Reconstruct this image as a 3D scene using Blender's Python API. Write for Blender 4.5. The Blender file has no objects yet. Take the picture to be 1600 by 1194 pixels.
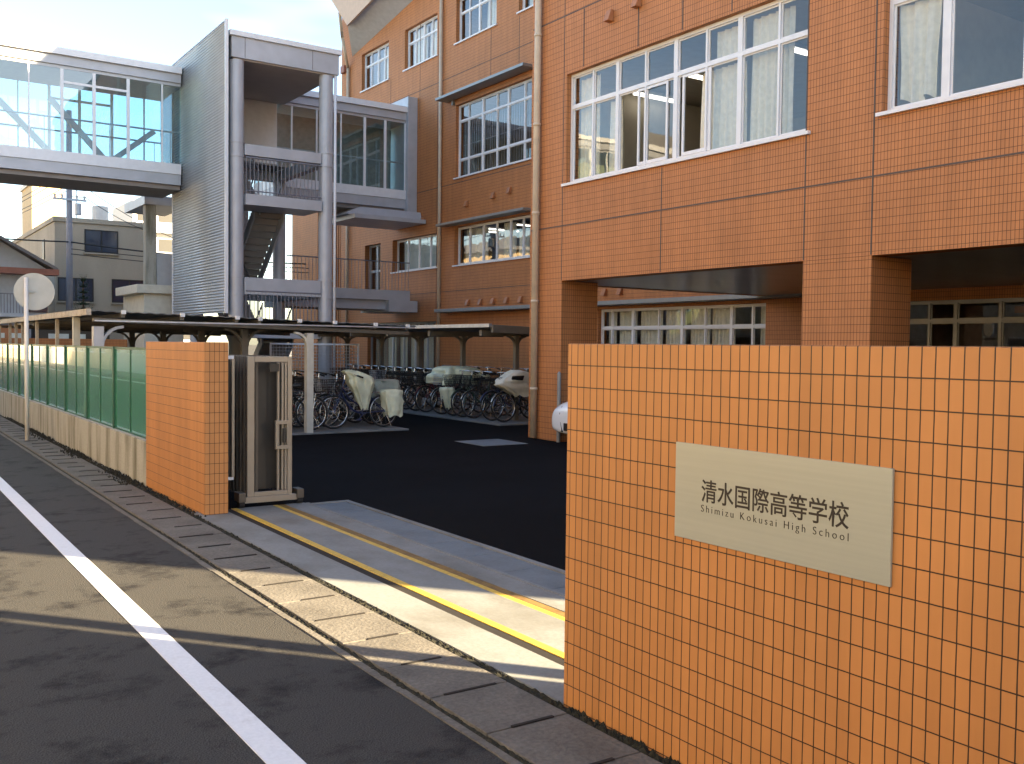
import bpy, bmesh, math, random
from mathutils import Vector, Matrix, noise
R = math.radians
random.seed(7)
scn = bpy.context.scene
COL = scn.collection

# ------------------------------------------------------------------ camera, sky, sun, exposure
YAW = math.atan2(1030, 1520); PITCH = math.atan2(56, 1520); ROLL = 0.0115
fw = Vector((math.sin(YAW)*math.cos(PITCH), math.cos(YAW)*math.cos(PITCH), -math.sin(PITCH)))
r0 = Vector((math.cos(YAW), -math.sin(YAW), 0)); u0 = r0.cross(fw)
rt = r0*math.cos(ROLL)+u0*math.sin(ROLL); up = u0*math.cos(ROLL)-r0*math.sin(ROLL)
cam = bpy.data.objects.new('camera', bpy.data.cameras.new('camera')); COL.objects.link(cam)
cam.matrix_world = Matrix(((rt.x, up.x, -fw.x, 0), (rt.y, up.y, -fw.y, 0), (rt.z, up.z, -fw.z, 1.70), (0, 0, 0, 1)))
cam.data.sensor_width = 36; cam.data.lens = 36*1520/1600
cam.data.clip_start = .05; cam.data.clip_end = 3000
scn.camera = cam
SUN_ELEV = R(21); SUN_ROT = R(140.8)
w = bpy.data.worlds.new('World'); scn.world = w; w.use_nodes = True
nt = w.node_tree; bg = nt.nodes['Background']
sky = nt.nodes.new('ShaderNodeTexSky'); sky.sky_type = 'NISHITA'; sky.sun_disc = False
sky.sun_elevation = SUN_ELEV; sky.sun_rotation = SUN_ROT; sky.air_density = 1.0; sky.dust_density = .7; sky.ozone_density = 1.0
tc = nt.nodes.new('ShaderNodeTexCoord')
mp = nt.nodes.new('ShaderNodeMapping'); mp.inputs['Scale'].default_value = (1.6, 1.6, 5.0)
ns = nt.nodes.new('ShaderNodeTexNoise'); ns.inputs['Scale'].default_value = 1.7; ns.inputs['Detail'].default_value = 3; ns.inputs['Roughness'].default_value = .58
cr = nt.nodes.new('ShaderNodeValToRGB'); cr.color_ramp.elements[0].position = .52; cr.color_ramp.elements[1].position = .85
mx = nt.nodes.new('ShaderNodeMix'); mx.data_type = 'RGBA'; mx.blend_type = 'MIX'
mlt = nt.nodes.new('ShaderNodeMath'); mlt.operation = 'MULTIPLY'; mlt.inputs[1].default_value = .4
L = nt.links.new
L(tc.outputs['Generated'], mp.inputs[0]); L(mp.outputs[0], ns.inputs['Vector']); L(ns.outputs['Fac'], cr.inputs[0])
L(cr.outputs[0], mlt.inputs[0]); L(mlt.outputs[0], mx.inputs[0]); L(sky.outputs[0], mx.inputs[6])
mx.inputs[7].default_value = (7.5, 7.6, 7.8, 1)
L(mx.outputs[2], bg.inputs[0]); bg.inputs[1].default_value = .058
sd = bpy.data.lights.new('sun', 'SUN'); sd.energy = 5.0; sd.angle = R(.5); sd.color = (1, .78, .46)
sun = bpy.data.objects.new('sun', sd); COL.objects.link(sun)
sdir = Vector((math.sin(SUN_ROT)*math.cos(SUN_ELEV), math.cos(SUN_ROT)*math.cos(SUN_ELEV), math.sin(SUN_ELEV)))
sun.rotation_euler = sdir.to_track_quat('Z', 'Y').to_euler()
vs = scn.view_settings; vs.view_transform = 'Standard'; vs.look = 'None'; vs.gamma = 1; vs.use_curve_mapping = False
vs.exposure = 3.08
scn.cycles.max_bounces = 10; scn.cycles.transparent_max_bounces = 24; scn.cycles.use_denoising = True
scn.cycles.sample_clamp_indirect = 8; scn.cycles.caustics_reflective = False; scn.cycles.caustics_refractive = False

# ------------------------------------------------------------------ helpers
class MB:
    def __init__(s): s.v = []; s.f = []
    def add(s, vs, fs):
        s.parts = getattr(s, 'parts', []); s.parts.append((list(vs), list(fs)))
        b = len(s.v); s.v += [tuple(p) for p in vs]; s.f += [tuple(b+i for i in f) for f in fs]; return s
    def box(s, x0, x1, y0, y1, z0, z1):
        return s.add([(x0,y0,z0),(x1,y0,z0),(x1,y1,z0),(x0,y1,z0),(x0,y0,z1),(x1,y0,z1),(x1,y1,z1),(x0,y1,z1)],
                     [(0,3,2,1),(4,5,6,7),(0,1,5,4),(1,2,6,5),(2,3,7,6),(3,0,4,7)])
    def hexa(s, p):
        return s.add(p, [(0,3,2,1),(4,5,6,7),(0,1,5,4),(1,2,6,5),(2,3,7,6),(3,0,4,7)])
    def quad(s, a, b, c, d): return s.add([a, b, c, d], [(0, 1, 2, 3)])
    def cyl(s, p0, p1, ra, rb=None, n=10, caps=True):
        rb = ra if rb is None else rb
        p0 = Vector(p0); p1 = Vector(p1); d = (p1-p0).normalized()
        a = d.orthogonal().normalized(); b = d.cross(a)
        vs = []; 
        for p, r in ((p0, ra), (p1, rb)):
            for k in range(n):
                t = 2*math.pi*k/n; vs.append(p+(a*math.cos(t)+b*math.sin(t))*r)
        fs = [(k, (k+1) % n, n+(k+1) % n, n+k) for k in range(n)]
        if caps: fs += [tuple(range(n-1, -1, -1)), tuple(range(n, 2*n))]
        return s.add(vs, fs)
    def tube(s, pts, r, n=8):
        for a, b in zip(pts, pts[1:]): s.cyl(a, b, r, r, n)
        return s
    def bar(s, p0, p1, wx, wz):   # rectangular bar between two points
        p0 = Vector(p0); p1 = Vector(p1); d = (p1-p0).normalized()
        ref = Vector((0,0,1)) if abs(d.z) < .95 else Vector((1,0,0))
        a = d.cross(ref).normalized()*wx/2; b = a.cross(d).normalized()*wz/2
        return s.hexa([p0-a-b, p0+a-b, p1+a-b, p1-a-b, p0-a+b, p0+a+b, p1+a+b, p1-a+b])
    def torus(s, c, R_, r, axis='y', n=28, m=8):
        vs = []; fs = []
        for i in range(n):
            t = 2*math.pi*i/n
            for j in range(m):
                q = 2*math.pi*j/m; rr = R_+r*math.cos(q); h = r*math.sin(q)
                if axis == 'y': p = (c[0]+rr*math.cos(t), c[1]+h, c[2]+rr*math.sin(t))
                else: p = (c[0]+rr*math.cos(t), c[1]+rr*math.sin(t), c[2]+h)
                vs.append(p)
        for i in range(n):
            for j in range(m):
                fs.append((i*m+j, ((i+1) % n)*m+j, ((i+1) % n)*m+(j+1) % m, i*m+(j+1) % m))
        return s.add(vs, fs)
    def build(s, name, mat, parent=None, smooth=False, bevel=0, loc=None):
        me = bpy.data.meshes.new(name)
        vs = s.v
        if loc: vs = [(a-loc[0], b-loc[1], c-loc[2]) for a, b, c in vs]
        me.from_pydata(vs, [], s.f); me.update()
        bm = bmesh.new(); bm.from_mesh(me); bmesh.ops.recalc_face_normals(bm, faces=bm.faces); bm.to_mesh(me); bm.free()
        o = bpy.data.objects.new(name, me); COL.objects.link(o)
        me.materials.append(mat)
        if smooth:
            for p in me.polygons: p.use_smooth = True
        if bevel:
            m = o.modifiers.new('bevel', 'BEVEL'); m.width = bevel; m.segments = 2; m.limit_method = 'ANGLE'
        if loc: o.location = loc
        if parent:
            o.parent = parent
            if not loc:
                q = parent; off = Vector((0,0,0))
                while q: off += Vector(q.location); q = q.parent
                o.location = -off
        return o

def each(mb, name, mat, parent=None, **kw):
    for vs_, fs_ in mb.parts: MB().add(vs_, fs_).build(name, mat, parent, **kw)
def tag(o, label=None, cat=None, group=None, kind=None):
    if label: o['label'] = label
    if cat: o['category'] = cat
    if group: o['group'] = group
    if kind: o['kind'] = kind
    return o
def thing(name, label, cat, loc=(0,0,0), rz=0, group=None):
    o = bpy.data.objects.new(name, None); COL.objects.link(o); o.location = loc; o.rotation_euler = (0,0,rz)
    o.empty_display_size = .2
    return tag(o, label, cat, group)
def copy_tree(o, parent=None, mats=None):
    c = o.copy(); COL.objects.link(c)
    if parent: c.parent = parent
    for ch in [x for x in KIDS.get(o.name, [])]: KIDS.setdefault(c.name, []).append(copy_tree(ch, c, mats))
    return c
KIDS = {}
def index_kids(o):
    KIDS[o.name] = list(o.children)
    for c in o.children: index_kids(c)

# ------------------------------------------------------------------ materials
def new_mat(name):
    m = bpy.data.materials.new(name); m.use_nodes = True
    return m, m.node_tree, m.node_tree.nodes['Principled BSDF']
def node(nt, t, **kw):
    n = nt.nodes.new(t)
    for k, v in kw.items():
        if k in n.inputs.keys() if hasattr(n, 'inputs') else False: n.inputs[k].default_value = v
        else: setattr(n, k, v)
    return n
def mat(name, c, rough=.6, metal=0, var=.12, scale=6, bump=0, bscale=60, spec=.5, stretch=(1,1,1), coat=0):
    m, nt, b = new_mat(name)
    geo = nt.nodes.new('ShaderNodeTexCoord'); mpn = nt.nodes.new('ShaderNodeMapping'); mpn.inputs['Scale'].default_value = stretch
    nt.links.new(geo.outputs['Object'], mpn.inputs[0])
    n1 = nt.nodes.new('ShaderNodeTexNoise'); n1.inputs['Scale'].default_value = scale; n1.inputs['Detail'].default_value = 5
    nt.links.new(mpn.outputs[0], n1.inputs['Vector'])
    ramp = nt.nodes.new('ShaderNodeValToRGB')
    ramp.color_ramp.elements[0].position = .3; ramp.color_ramp.elements[1].position = .7
    ramp.color_ramp.elements[0].color = (*[x*(1-var) for x in c], 1); ramp.color_ramp.elements[1].color = (*[min(1, x*(1+var)) for x in c], 1)
    nt.links.new(n1.outputs['Fac'], ramp.inputs[0]); nt.links.new(ramp.outputs[0], b.inputs['Base Color'])
    b.inputs['Roughness'].default_value = rough; b.inputs['Metallic'].default_value = metal
    b.inputs['Specular IOR Level'].default_value = spec; b.inputs['Coat Weight'].default_value = coat
    if bump:
        n2 = nt.nodes.new('ShaderNodeTexNoise'); n2.inputs['Scale'].default_value = bscale; n2.inputs['Detail'].default_value = 4
        nt.links.new(mpn.outputs[0], n2.inputs['Vector'])
        bp = nt.nodes.new('ShaderNodeBump'); bp.inputs['Strength'].default_value = bump; bp.inputs['Distance'].default_value = .01
        nt.links.new(n2.outputs['Fac'], bp.inputs['Height']); nt.links.new(bp.outputs[0], b.inputs['Normal'])
    return m
def tile_mat(name, c1, c2, mortar, joint=.0028, zoff=0.0, uoff=0.0, wobble=.0014, rough=.5):
    m, nt, b = new_mat(name); LK = nt.links.new
    geo = nt.nodes.new('ShaderNodeNewGeometry'); sp = nt.nodes.new('ShaderNodeSeparateXYZ'); sn = nt.nodes.new('ShaderNodeSeparateXYZ')
    LK(geo.outputs['Position'], sp.inputs[0]); LK(geo.outputs['True Normal'], sn.inputs[0])
    def gt(sock):
        a = nt.nodes.new('ShaderNodeMath'); a.operation = 'ABSOLUTE'; LK(sock, a.inputs[0])
        g = nt.nodes.new('ShaderNodeMath'); g.operation = 'GREATER_THAN'; g.inputs[1].default_value = .5; LK(a.outputs[0], g.inputs[0]); return g.outputs[0]
    def mixf(f, a, bb):
        n = nt.nodes.new('ShaderNodeMix'); LK(f, n.inputs[0]); LK(a, n.inputs[2]); LK(bb, n.inputs[3]); return n.outputs[0]
    nyf = gt(sn.outputs[1]); nzf = gt(sn.outputs[2])
    u = mixf(nyf, sp.outputs[1], sp.outputs[0]); v = mixf(nzf, sp.outputs[2], sp.outputs[0])
    cb = nt.nodes.new('ShaderNodeCombineXYZ'); LK(u, cb.inputs[0]); LK(v, cb.inputs[1])
    ad = nt.nodes.new('ShaderNodeVectorMath'); ad.inputs[1].default_value = (uoff, zoff, 0); LK(cb.outputs[0], ad.inputs[0])
    nz = nt.nodes.new('ShaderNodeTexNoise'); nz.inputs['Scale'].default_value = 9; LK(cb.outputs[0], nz.inputs['Vector'])
    s1 = nt.nodes.new('ShaderNodeVectorMath'); s1.operation = 'SUBTRACT'; s1.inputs[1].default_value = (.5, .5, .5); LK(nz.outputs['Color'], s1.inputs[0])
    s2 = nt.nodes.new('ShaderNodeVectorMath'); s2.operation = 'SCALE'; s2.inputs['Scale'].default_value = wobble*2; LK(s1.outputs[0], s2.inputs[0])
    a2 = nt.nodes.new('ShaderNodeVectorMath'); LK(ad.outputs[0], a2.inputs[0]); LK(s2.outputs[0], a2.inputs[1])
    br = nt.nodes.new('ShaderNodeTexBrick'); br.offset = 0; br.squash = 1
    br.inputs['Scale'].default_value = 1; br.inputs['Brick Width'].default_value = .047; br.inputs['Row Height'].default_value = .1
    br.inputs['Mortar Size'].default_value = joint; br.inputs['Mortar Smooth'].default_value = .15; br.inputs['Bias'].default_value = 0
    br.inputs['Color1'].default_value = (*c1, 1); br.inputs['Color2'].default_value = (*c2, 1); br.inputs['Mortar'].default_value = (*mortar, 1)
    LK(a2.outputs[0], br.inputs['Vector'])
    n3 = nt.nodes.new('ShaderNodeTexNoise'); n3.inputs['Scale'].default_value = 1.3; n3.inputs['Detail'].default_value = 6; LK(cb.outputs[0], n3.inputs['Vector'])
    rp = nt.nodes.new('ShaderNodeMapRange'); rp.inputs[1].default_value = .3; rp.inputs[2].default_value = .7; rp.inputs[3].default_value = .93; rp.inputs[4].default_value = 1.06
    LK(n3.outputs['Fac'], rp.inputs[0])
    ml = nt.nodes.new('ShaderNodeMix'); ml.data_type = 'RGBA'; ml.blend_type = 'MULTIPLY'; ml.inputs[0].default_value = 1
    stm = nt.nodes.new('ShaderNodeMapping'); stm.inputs['Scale'].default_value = (5.5, .45, 1); LK(cb.outputs[0], stm.inputs[0])
    n5 = nt.nodes.new('ShaderNodeTexNoise'); n5.inputs['Scale'].default_value = 1; n5.inputs['Detail'].default_value = 6; LK(stm.outputs[0], n5.inputs['Vector'])
    r5 = nt.nodes.new('ShaderNodeMapRange'); r5.inputs[1].default_value = .35; r5.inputs[2].default_value = .72; r5.inputs[3].default_value = 1.03; r5.inputs[4].default_value = .86; LK(n5.outputs['Fac'], r5.inputs[0])
    mm = nt.nodes.new('ShaderNodeMath'); mm.operation = 'MULTIPLY'; LK(rp.outputs[0], mm.inputs[0]); LK(r5.outputs[0], mm.inputs[1])
    LK(br.outputs['Color'], ml.inputs[6]); LK(mm.outputs[0], ml.inputs[7]); LK(ml.outputs[2], b.inputs['Base Color'])
    b.inputs['Roughness'].default_value = rough
    # fine vertical scratches of the tile face + sunk joints
    n4 = nt.nodes.new('ShaderNodeTexNoise'); n4.inputs['Scale'].default_value = 1; n4.inputs['Detail'].default_value = 3
    st = nt.nodes.new('ShaderNodeMapping'); st.inputs['Scale'].default_value = (420, 60, 1); LK(cb.outputs[0], st.inputs[0]); LK(st.outputs[0], n4.inputs['Vector'])
    inv = nt.nodes.new('ShaderNodeMath'); inv.operation = 'SUBTRACT'; inv.inputs[0].default_value = 1; LK(br.outputs['Fac'], inv.inputs[1])
    ma = nt.nodes.new('ShaderNodeMath'); ma.operation = 'MULTIPLY_ADD'; LK(n4.outputs['Fac'], ma.inputs[0]); ma.inputs[1].default_value = .12; LK(inv.outputs[0], ma.inputs[2])
    bp = nt.nodes.new('ShaderNodeBump'); bp.inputs['Strength'].default_value = .6; bp.inputs['Distance'].default_value = .003
    LK(ma.outputs[0], bp.inputs['Height']); LK(bp.outputs[0], b.inputs['Normal'])
    return m
def glass_mat(name, tint, ior=1.9, rough=0.0, refl=(1,1,1)):
    m = bpy.data.materials.new(name); m.use_nodes = True; nt = m.node_tree; nt.nodes.clear()
    out = nt.nodes.new('ShaderNodeOutputMaterial'); mix = nt.nodes.new('ShaderNodeMixShader')
    tr = nt.nodes.new('ShaderNodeBsdfTransparent'); tr.inputs[0].default_value = (*tint, 1)
    gl = nt.nodes.new('ShaderNodeBsdfGlossy'); gl.inputs[0].default_value = (*refl, 1); gl.inputs['Roughness'].default_value = rough
    # symmetric facing-based fresnel (works on either side of the pane)
    lw = nt.nodes.new('ShaderNodeLayerWeight'); lw.inputs['Blend'].default_value = .5
    pw = nt.nodes.new('ShaderNodeMath'); pw.operation = 'POWER'; pw.inputs[1].default_value = 3.2
    ma = nt.nodes.new('ShaderNodeMapRange'); f0 = ((ior-1)/(ior+1))**2*1.5; ma.inputs[3].default_value = f0; ma.inputs[4].default_value = .95
    # a slight unevenness of the sheet
    tcn = nt.nodes.new('ShaderNodeTexCoord'); nn = nt.nodes.new('ShaderNodeTexNoise'); nn.inputs['Scale'].default_value = 1.1
    bp = nt.nodes.new('ShaderNodeBump'); bp.inputs['Strength'].default_value = .12; bp.inputs['Distance'].default_value = .02
    nt.links.new(tcn.outputs['Object'], nn.inputs['Vector']); nt.links.new(nn.outputs['Fac'], bp.inputs['Height']); nt.links.new(bp.outputs[0], gl.inputs['Normal'])
    nt.links.new(lw.outputs['Facing'], pw.inputs[0]); nt.links.new(pw.outputs[0], ma.inputs[0])
    nt.links.new(ma.outputs[0], mix.inputs[0]); nt.links.new(tr.outputs[0], mix.inputs[1]); nt.links.new(gl.outputs[0], mix.inputs[2])
    nt.links.new(mix.outputs[0], out.inputs[0]); return m
def emit_mat(name, c, s):
    m, nt, b = new_mat(name); b.inputs['Base Color'].default_value = (*c, 1)
    b.inputs['Emission Color'].default_value = (*c, 1); b.inputs['Emission Strength'].default_value = s; return m
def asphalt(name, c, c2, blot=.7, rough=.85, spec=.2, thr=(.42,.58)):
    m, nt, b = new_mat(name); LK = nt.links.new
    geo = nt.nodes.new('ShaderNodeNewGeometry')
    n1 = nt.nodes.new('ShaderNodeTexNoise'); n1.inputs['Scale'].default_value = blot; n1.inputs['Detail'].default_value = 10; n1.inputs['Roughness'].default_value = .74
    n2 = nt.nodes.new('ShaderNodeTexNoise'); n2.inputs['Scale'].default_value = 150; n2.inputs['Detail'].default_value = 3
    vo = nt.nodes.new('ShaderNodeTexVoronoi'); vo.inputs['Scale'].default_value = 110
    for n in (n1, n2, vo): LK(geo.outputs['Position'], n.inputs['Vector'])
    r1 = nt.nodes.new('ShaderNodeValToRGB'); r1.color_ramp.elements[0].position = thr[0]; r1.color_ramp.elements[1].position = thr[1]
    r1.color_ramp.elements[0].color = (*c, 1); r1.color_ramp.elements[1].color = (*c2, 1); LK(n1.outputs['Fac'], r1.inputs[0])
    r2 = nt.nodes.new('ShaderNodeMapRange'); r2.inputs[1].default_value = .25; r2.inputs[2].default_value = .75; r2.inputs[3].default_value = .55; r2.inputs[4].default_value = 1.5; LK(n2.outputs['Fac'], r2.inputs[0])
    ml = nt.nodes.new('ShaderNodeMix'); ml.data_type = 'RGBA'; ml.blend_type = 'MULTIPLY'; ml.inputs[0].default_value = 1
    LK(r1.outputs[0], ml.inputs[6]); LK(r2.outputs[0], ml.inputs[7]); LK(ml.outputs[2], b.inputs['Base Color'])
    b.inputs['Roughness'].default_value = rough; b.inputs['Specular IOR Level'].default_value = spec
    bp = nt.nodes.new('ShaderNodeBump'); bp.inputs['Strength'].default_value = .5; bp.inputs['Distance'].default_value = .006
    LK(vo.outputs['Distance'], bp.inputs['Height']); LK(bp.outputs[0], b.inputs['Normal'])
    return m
def stained(name, c, stain, scale=(3, 3, .6), thr=(.5, .7), rough=.85, bump=.25, speck=.19):
    m, nt, b = new_mat(name); LK = nt.links.new
    geo = nt.nodes.new('ShaderNodeNewGeometry'); mpn = nt.nodes.new('ShaderNodeMapping'); mpn.inputs['Scale'].default_value = scale
    LK(geo.outputs['Position'], mpn.inputs[0])
    n1 = nt.nodes.new('ShaderNodeTexNoise'); n1.inputs['Scale'].default_value = 1.0; n1.inputs['Detail'].default_value = 8; n1.inputs['Roughness'].default_value = .6; LK(mpn.outputs[0], n1.inputs['Vector'])
    n2 = nt.nodes.new('ShaderNodeTexNoise'); n2.inputs['Scale'].default_value = 45; n2.inputs['Detail'].default_value = 5; LK(geo.outputs['Position'], n2.inputs['Vector'])
    r1 = nt.nodes.new('ShaderNodeValToRGB'); r1.color_ramp.elements[0].position = thr[0]; r1.color_ramp.elements[1].position = thr[1]
    r1.color_ramp.elements[0].color = (*c, 1); r1.color_ramp.elements[1].color = (*stain, 1); LK(n1.outputs['Fac'], r1.inputs[0])
    r2 = nt.nodes.new('ShaderNodeMapRange'); r2.inputs[1].default_value = .3; r2.inputs[2].default_value = .7; r2.inputs[3].default_value = 1-speck; r2.inputs[4].default_value = 1+speck*.9; LK(n2.outputs['Fac'], r2.inputs[0])
    ml = nt.nodes.new('ShaderNodeMix'); ml.data_type = 'RGBA'; ml.blend_type = 'MULTIPLY'; ml.inputs[0].default_value = 1
    LK(r1.outputs[0], ml.inputs[6]); LK(r2.outputs[0], ml.inputs[7]); LK(ml.outputs[2], b.inputs['Base Color']); b.inputs['Roughness'].default_value = rough
    bp = nt.nodes.new('ShaderNodeBump'); bp.inputs['Strength'].default_value = bump; bp.inputs['Distance'].default_value = .008; LK(n2.outputs['Fac'], bp.inputs['Height']); LK(bp.outputs[0], b.inputs['Normal'])
    return m

M = {}
M['tile'] = tile_mat('orange_border_tile', (.515,.224,.070), (.47,.200,.061), (.030,.010,.005), joint=.0024, zoff=-.015, uoff=-.01)
M['btile'] = tile_mat('building_tile', (.52,.208,.070), (.49,.192,.063), (.085,.030,.014), joint=.0030, rough=.65, zoff=-.02, uoff=.02)
M['joint'] = mat('joint_sealant', (.10,.075,.065), .8)
M['alu'] = mat('white_aluminium', (.74,.75,.78), .4, 0, .04)
M['alug'] = mat('grey_aluminium', (.42,.43,.45), .45, .3, .05)
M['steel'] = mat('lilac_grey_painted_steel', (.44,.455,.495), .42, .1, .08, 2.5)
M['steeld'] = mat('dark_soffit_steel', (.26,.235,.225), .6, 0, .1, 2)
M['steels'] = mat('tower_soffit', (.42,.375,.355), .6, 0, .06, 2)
M['galv'] = mat('galvanised_steel', (.50,.52,.56), .4, .55, .12, 8)
M['rail'] = mat('railing_bar', (.20,.20,.23), .5, .3, .05)
M['screen'] = mat('corrugated_aluminium', (.39,.415,.44), .45, .6, .08, 1.2)
M['glass'] = glass_mat('window_glass', (.80,.82,.82), 1.5)
M['glassb'] = glass_mat('bridge_glass', (.66,.84,.88), 1.8)
M['glassd'] = glass_mat('dark_window_glass', (.5,.55,.58), 1.9)
M['frost'] = mat('frosted_glass', (.62,.70,.70), .12, 0, .1, 3)
M['room'] = mat('classroom_wall', (.50,.45,.37), .8, 0, .05)
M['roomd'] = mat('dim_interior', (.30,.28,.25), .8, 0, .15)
M['curtain'] = mat('curtain_cloth', (.82,.79,.66), .9, 0, .08, 14, .1, 200)
M['lamp'] = emit_mat('fluorescent_tube', (1, .95, .82), .5)
M['lampw'] = emit_mat('warm_lamp', (1, .75, .45), .3)
M['pipe'] = mat('beige_drain_pipe', (.55,.46,.35), .5, 0, .08)
M['canopy'] = mat('grey_canopy_metal', (.27,.28,.285), .45, .3, .06)
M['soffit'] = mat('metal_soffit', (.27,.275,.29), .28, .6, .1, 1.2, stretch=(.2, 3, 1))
M['fasc'] = mat('eave_soffit_board', (.44,.45,.46), .7, 0, .08)
M['fascb'] = mat('eave_fascia', (.58,.42,.30), .6, 0, .06)
M['road'] = asphalt('road_asphalt', (.0125,.0120,.0132), (.046,.0445,.043), 1.9, thr=(.37,.49))
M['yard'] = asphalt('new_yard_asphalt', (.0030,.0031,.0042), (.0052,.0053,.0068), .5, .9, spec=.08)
M['land'] = mat('distant_ground', (.16,.15,.13), .9, 0, .3, .05)
M['paint'] = stained('road_paint', (.70,.72,.76), (.58,.59,.62), (5,5,1), (.55,.8), .7, .2, .05)
M['conc'] = stained('apron_concrete', (.195,.205,.21), (.115,.112,.102), (1.5,1.1,1), (.44,.74), .8, .15, .09)
M['drain'] = stained('drain_cover_concrete', (.135,.158,.182), (.09,.105,.12), (2,2,1), (.45,.7), .75, .2, .08)
M['slab'] = stained('gutter_slab', (.135,.125,.112), (.075,.068,.060), (2.2,2.2,1), (.4,.75), .9, .8, .22)
M['lowall'] = stained('mossy_concrete', (.365,.365,.33), (.12,.118,.08), (3.2,3.2,.5), (.45,.70), .9, .3, .12)
M['moss'] = mat('dark_moss', (.014,.013,.007), 1, 0, .5, 30, .6, 80)
M['yellow'] = stained('yellow_rail_paint', (.58,.385,.06), (.32,.19,.04), (14,14,4), (.52,.78), .5, .3)
M['rust'] = mat('rusty_groove', (.007,.0045,.004), .9, 0, .4, 20)  # near-black fill for the shallow rail groove and the gutter slots
M['ochrust'] = stained('rusty_ochre_channel', (.21,.125,.035), (.10,.055,.022), (10,5,4), (.45,.75), .7, .3)
M['gpanel'] = mat('green_panel', (.045,.26,.16), .2, 0, .06, 2, spec=.9, coat=.8)
M['gpost'] = mat('green_post', (.012,.085,.045), .35, 0, .08)
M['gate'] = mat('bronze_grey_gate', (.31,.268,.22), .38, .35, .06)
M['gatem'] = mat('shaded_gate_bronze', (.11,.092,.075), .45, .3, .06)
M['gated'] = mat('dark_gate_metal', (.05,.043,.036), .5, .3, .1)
M['plaque'] = mat('brushed_steel_plate', (.41,.425,.375), .42, .35, .04, 3, stretch=(1, .3, 22))
M['letter'] = mat('black_lettering', (.018,.013,.012), .5)
M['black'] = mat('black_plastic', (.012,.012,.013), .45)
M['rubber'] = mat('tyre_rubber', (.016,.016,.017), .8)
M['chrome'] = mat('bright_metal', (.62,.63,.65), .25, .9, .05)
M['cream'] = mat('cream_paint', (.60,.58,.50), .5, 0, .08)
M['tan'] = stained('weathered_tan_beam', (.50,.455,.38), (.30,.24,.17), (4,4,4), (.45,.7), .6, .2)
M['shedroof'] = mat('shed_roof_sheet', (.17,.165,.16), .55, .2, .15, 3)
M['shedpost'] = mat('shed_post_brown', (.155,.14,.12), .5, .1, .1)
M['covery'] = mat('yellow_green_cover', (.72,.75,.56), .75, 0, .1, 8, .5, 25)
M['coverg'] = mat('grey_green_cover', (.36,.40,.35), .75, 0, .1, 8, .5, 25)
M['coverw'] = mat('off_white_cover', (.66,.65,.56), .6, 0, .08, 8, .3, 25)
M['white'] = mat('white_car_paint', (.80,.81,.83), .18, 0, .01, coat=1)
M['house'] = stained('beige_render', (.47,.415,.315), (.35,.30,.225), (.5,.5,.16), (.4,.75), .9, .1)
M['hwhite'] = mat('pale_blue_house_wall', (.50,.54,.60), .8, 0, .06)
M['eave'] = mat('red_brown_eave', (.30,.12,.085), .6, 0, .1)
M['rooft'] = mat('grey_roof_tile', (.17,.165,.17), .6, 0, .2)
M['apt'] = mat('pale_apartment', (.68,.65,.60), .8, 0, .06)
M['ochre'] = mat('ochre_house', (.60,.45,.26), .85, 0, .1)
M['concpole'] = mat('concrete_pole', (.30,.30,.33), .8, 0, .06)
M['cableg'] = mat('pole_fittings', (.2,.2,.21), .6, .3, .1)
M['wire'] = mat('black_wire', (.02,.02,.02), .6)
M['leaf'] = mat('dark_conifer', (.028,.055,.022), .8, 0, .35, 5)
M['bark'] = mat('bark', (.09,.06,.04), .9, 0, .3)
M['signback'] = mat('sign_back_grey', (.40,.41,.40), .45, .3, .08)
M['signpole'] = mat('white_sign_pole', (.72,.70,.66), .5, 0, .06)
BIKE = {'black': mat('bike_black', (.014,.014,.016), .3), 'navy': mat('bike_navy', (.02,.03,.10), .3), 'silver': mat('bike_silver', (.48,.49,.51), .3, .7),
        'wine': mat('bike_wine', (.13,.02,.025), .3), 'green': mat('bike_green', (.02,.07,.05), .3)}

# ------------------------------------------------------------------ the setting: ground, road, apron
def struct(mb, name, m, **kw): return tag(mb.build(name, m, **kw), kind='structure')
struct(MB().quad((-900,-900,-.06),(900,-900,-.06),(900,900,-.06),(-900,900,-.06)), 'ground', M['land'])
struct(MB().box(-4.6, 2.235, -60, 170, -.05, 0), 'road', M['road'])
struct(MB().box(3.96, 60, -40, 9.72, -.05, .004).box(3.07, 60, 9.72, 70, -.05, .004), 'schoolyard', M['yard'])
struct(MB().box(1.365, 1.50, -40, 120, -.02, .004), 'road_marking', M['paint'])
struct(MB().box(-4.2, -4.05, -40, 120, -.02, .004), 'road_marking', M['paint'])
struct(MB().box(2.77, 3.094, 3.2, 9.76, -.05, .012).box(3.236, 3.609, 3.2, 9.76, -.05, .012).box(3.741, 3.958, 3.2, 9.76, -.05, .012), 'driveway', M['conc'])
struct(MB().box(-6.2, -4.62, -60, 170, -.05, .10), 'pavement', M['slab'])
sl = MB(); fl = MB(); y = -6.0; k = 0
while y < 60:
    j = (random.random()-.5)*.003
    sl.box(2.262+j*.4, 2.70+j*.5, y+.004, y+.496, -.05, .018+j)
    fl.box(2.30+random.random()*.12, 2.55+random.random()*.12, y-.009, y+.009, -.04, .0235); y += .5
struct(sl, 'gutter_cover', M['slab'], bevel=.003)
struct(fl, 'gutter_slot', M['rust'])
kb = MB(); y = -6.0
while y < 60:
    j = (random.random()-.5)*.010; kb.box(2.19+j, 2.232, y, y+.3, -.04, .004+random.random()*.004); y += .3
struct(kb, 'kerb', M['slab'])
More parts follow.
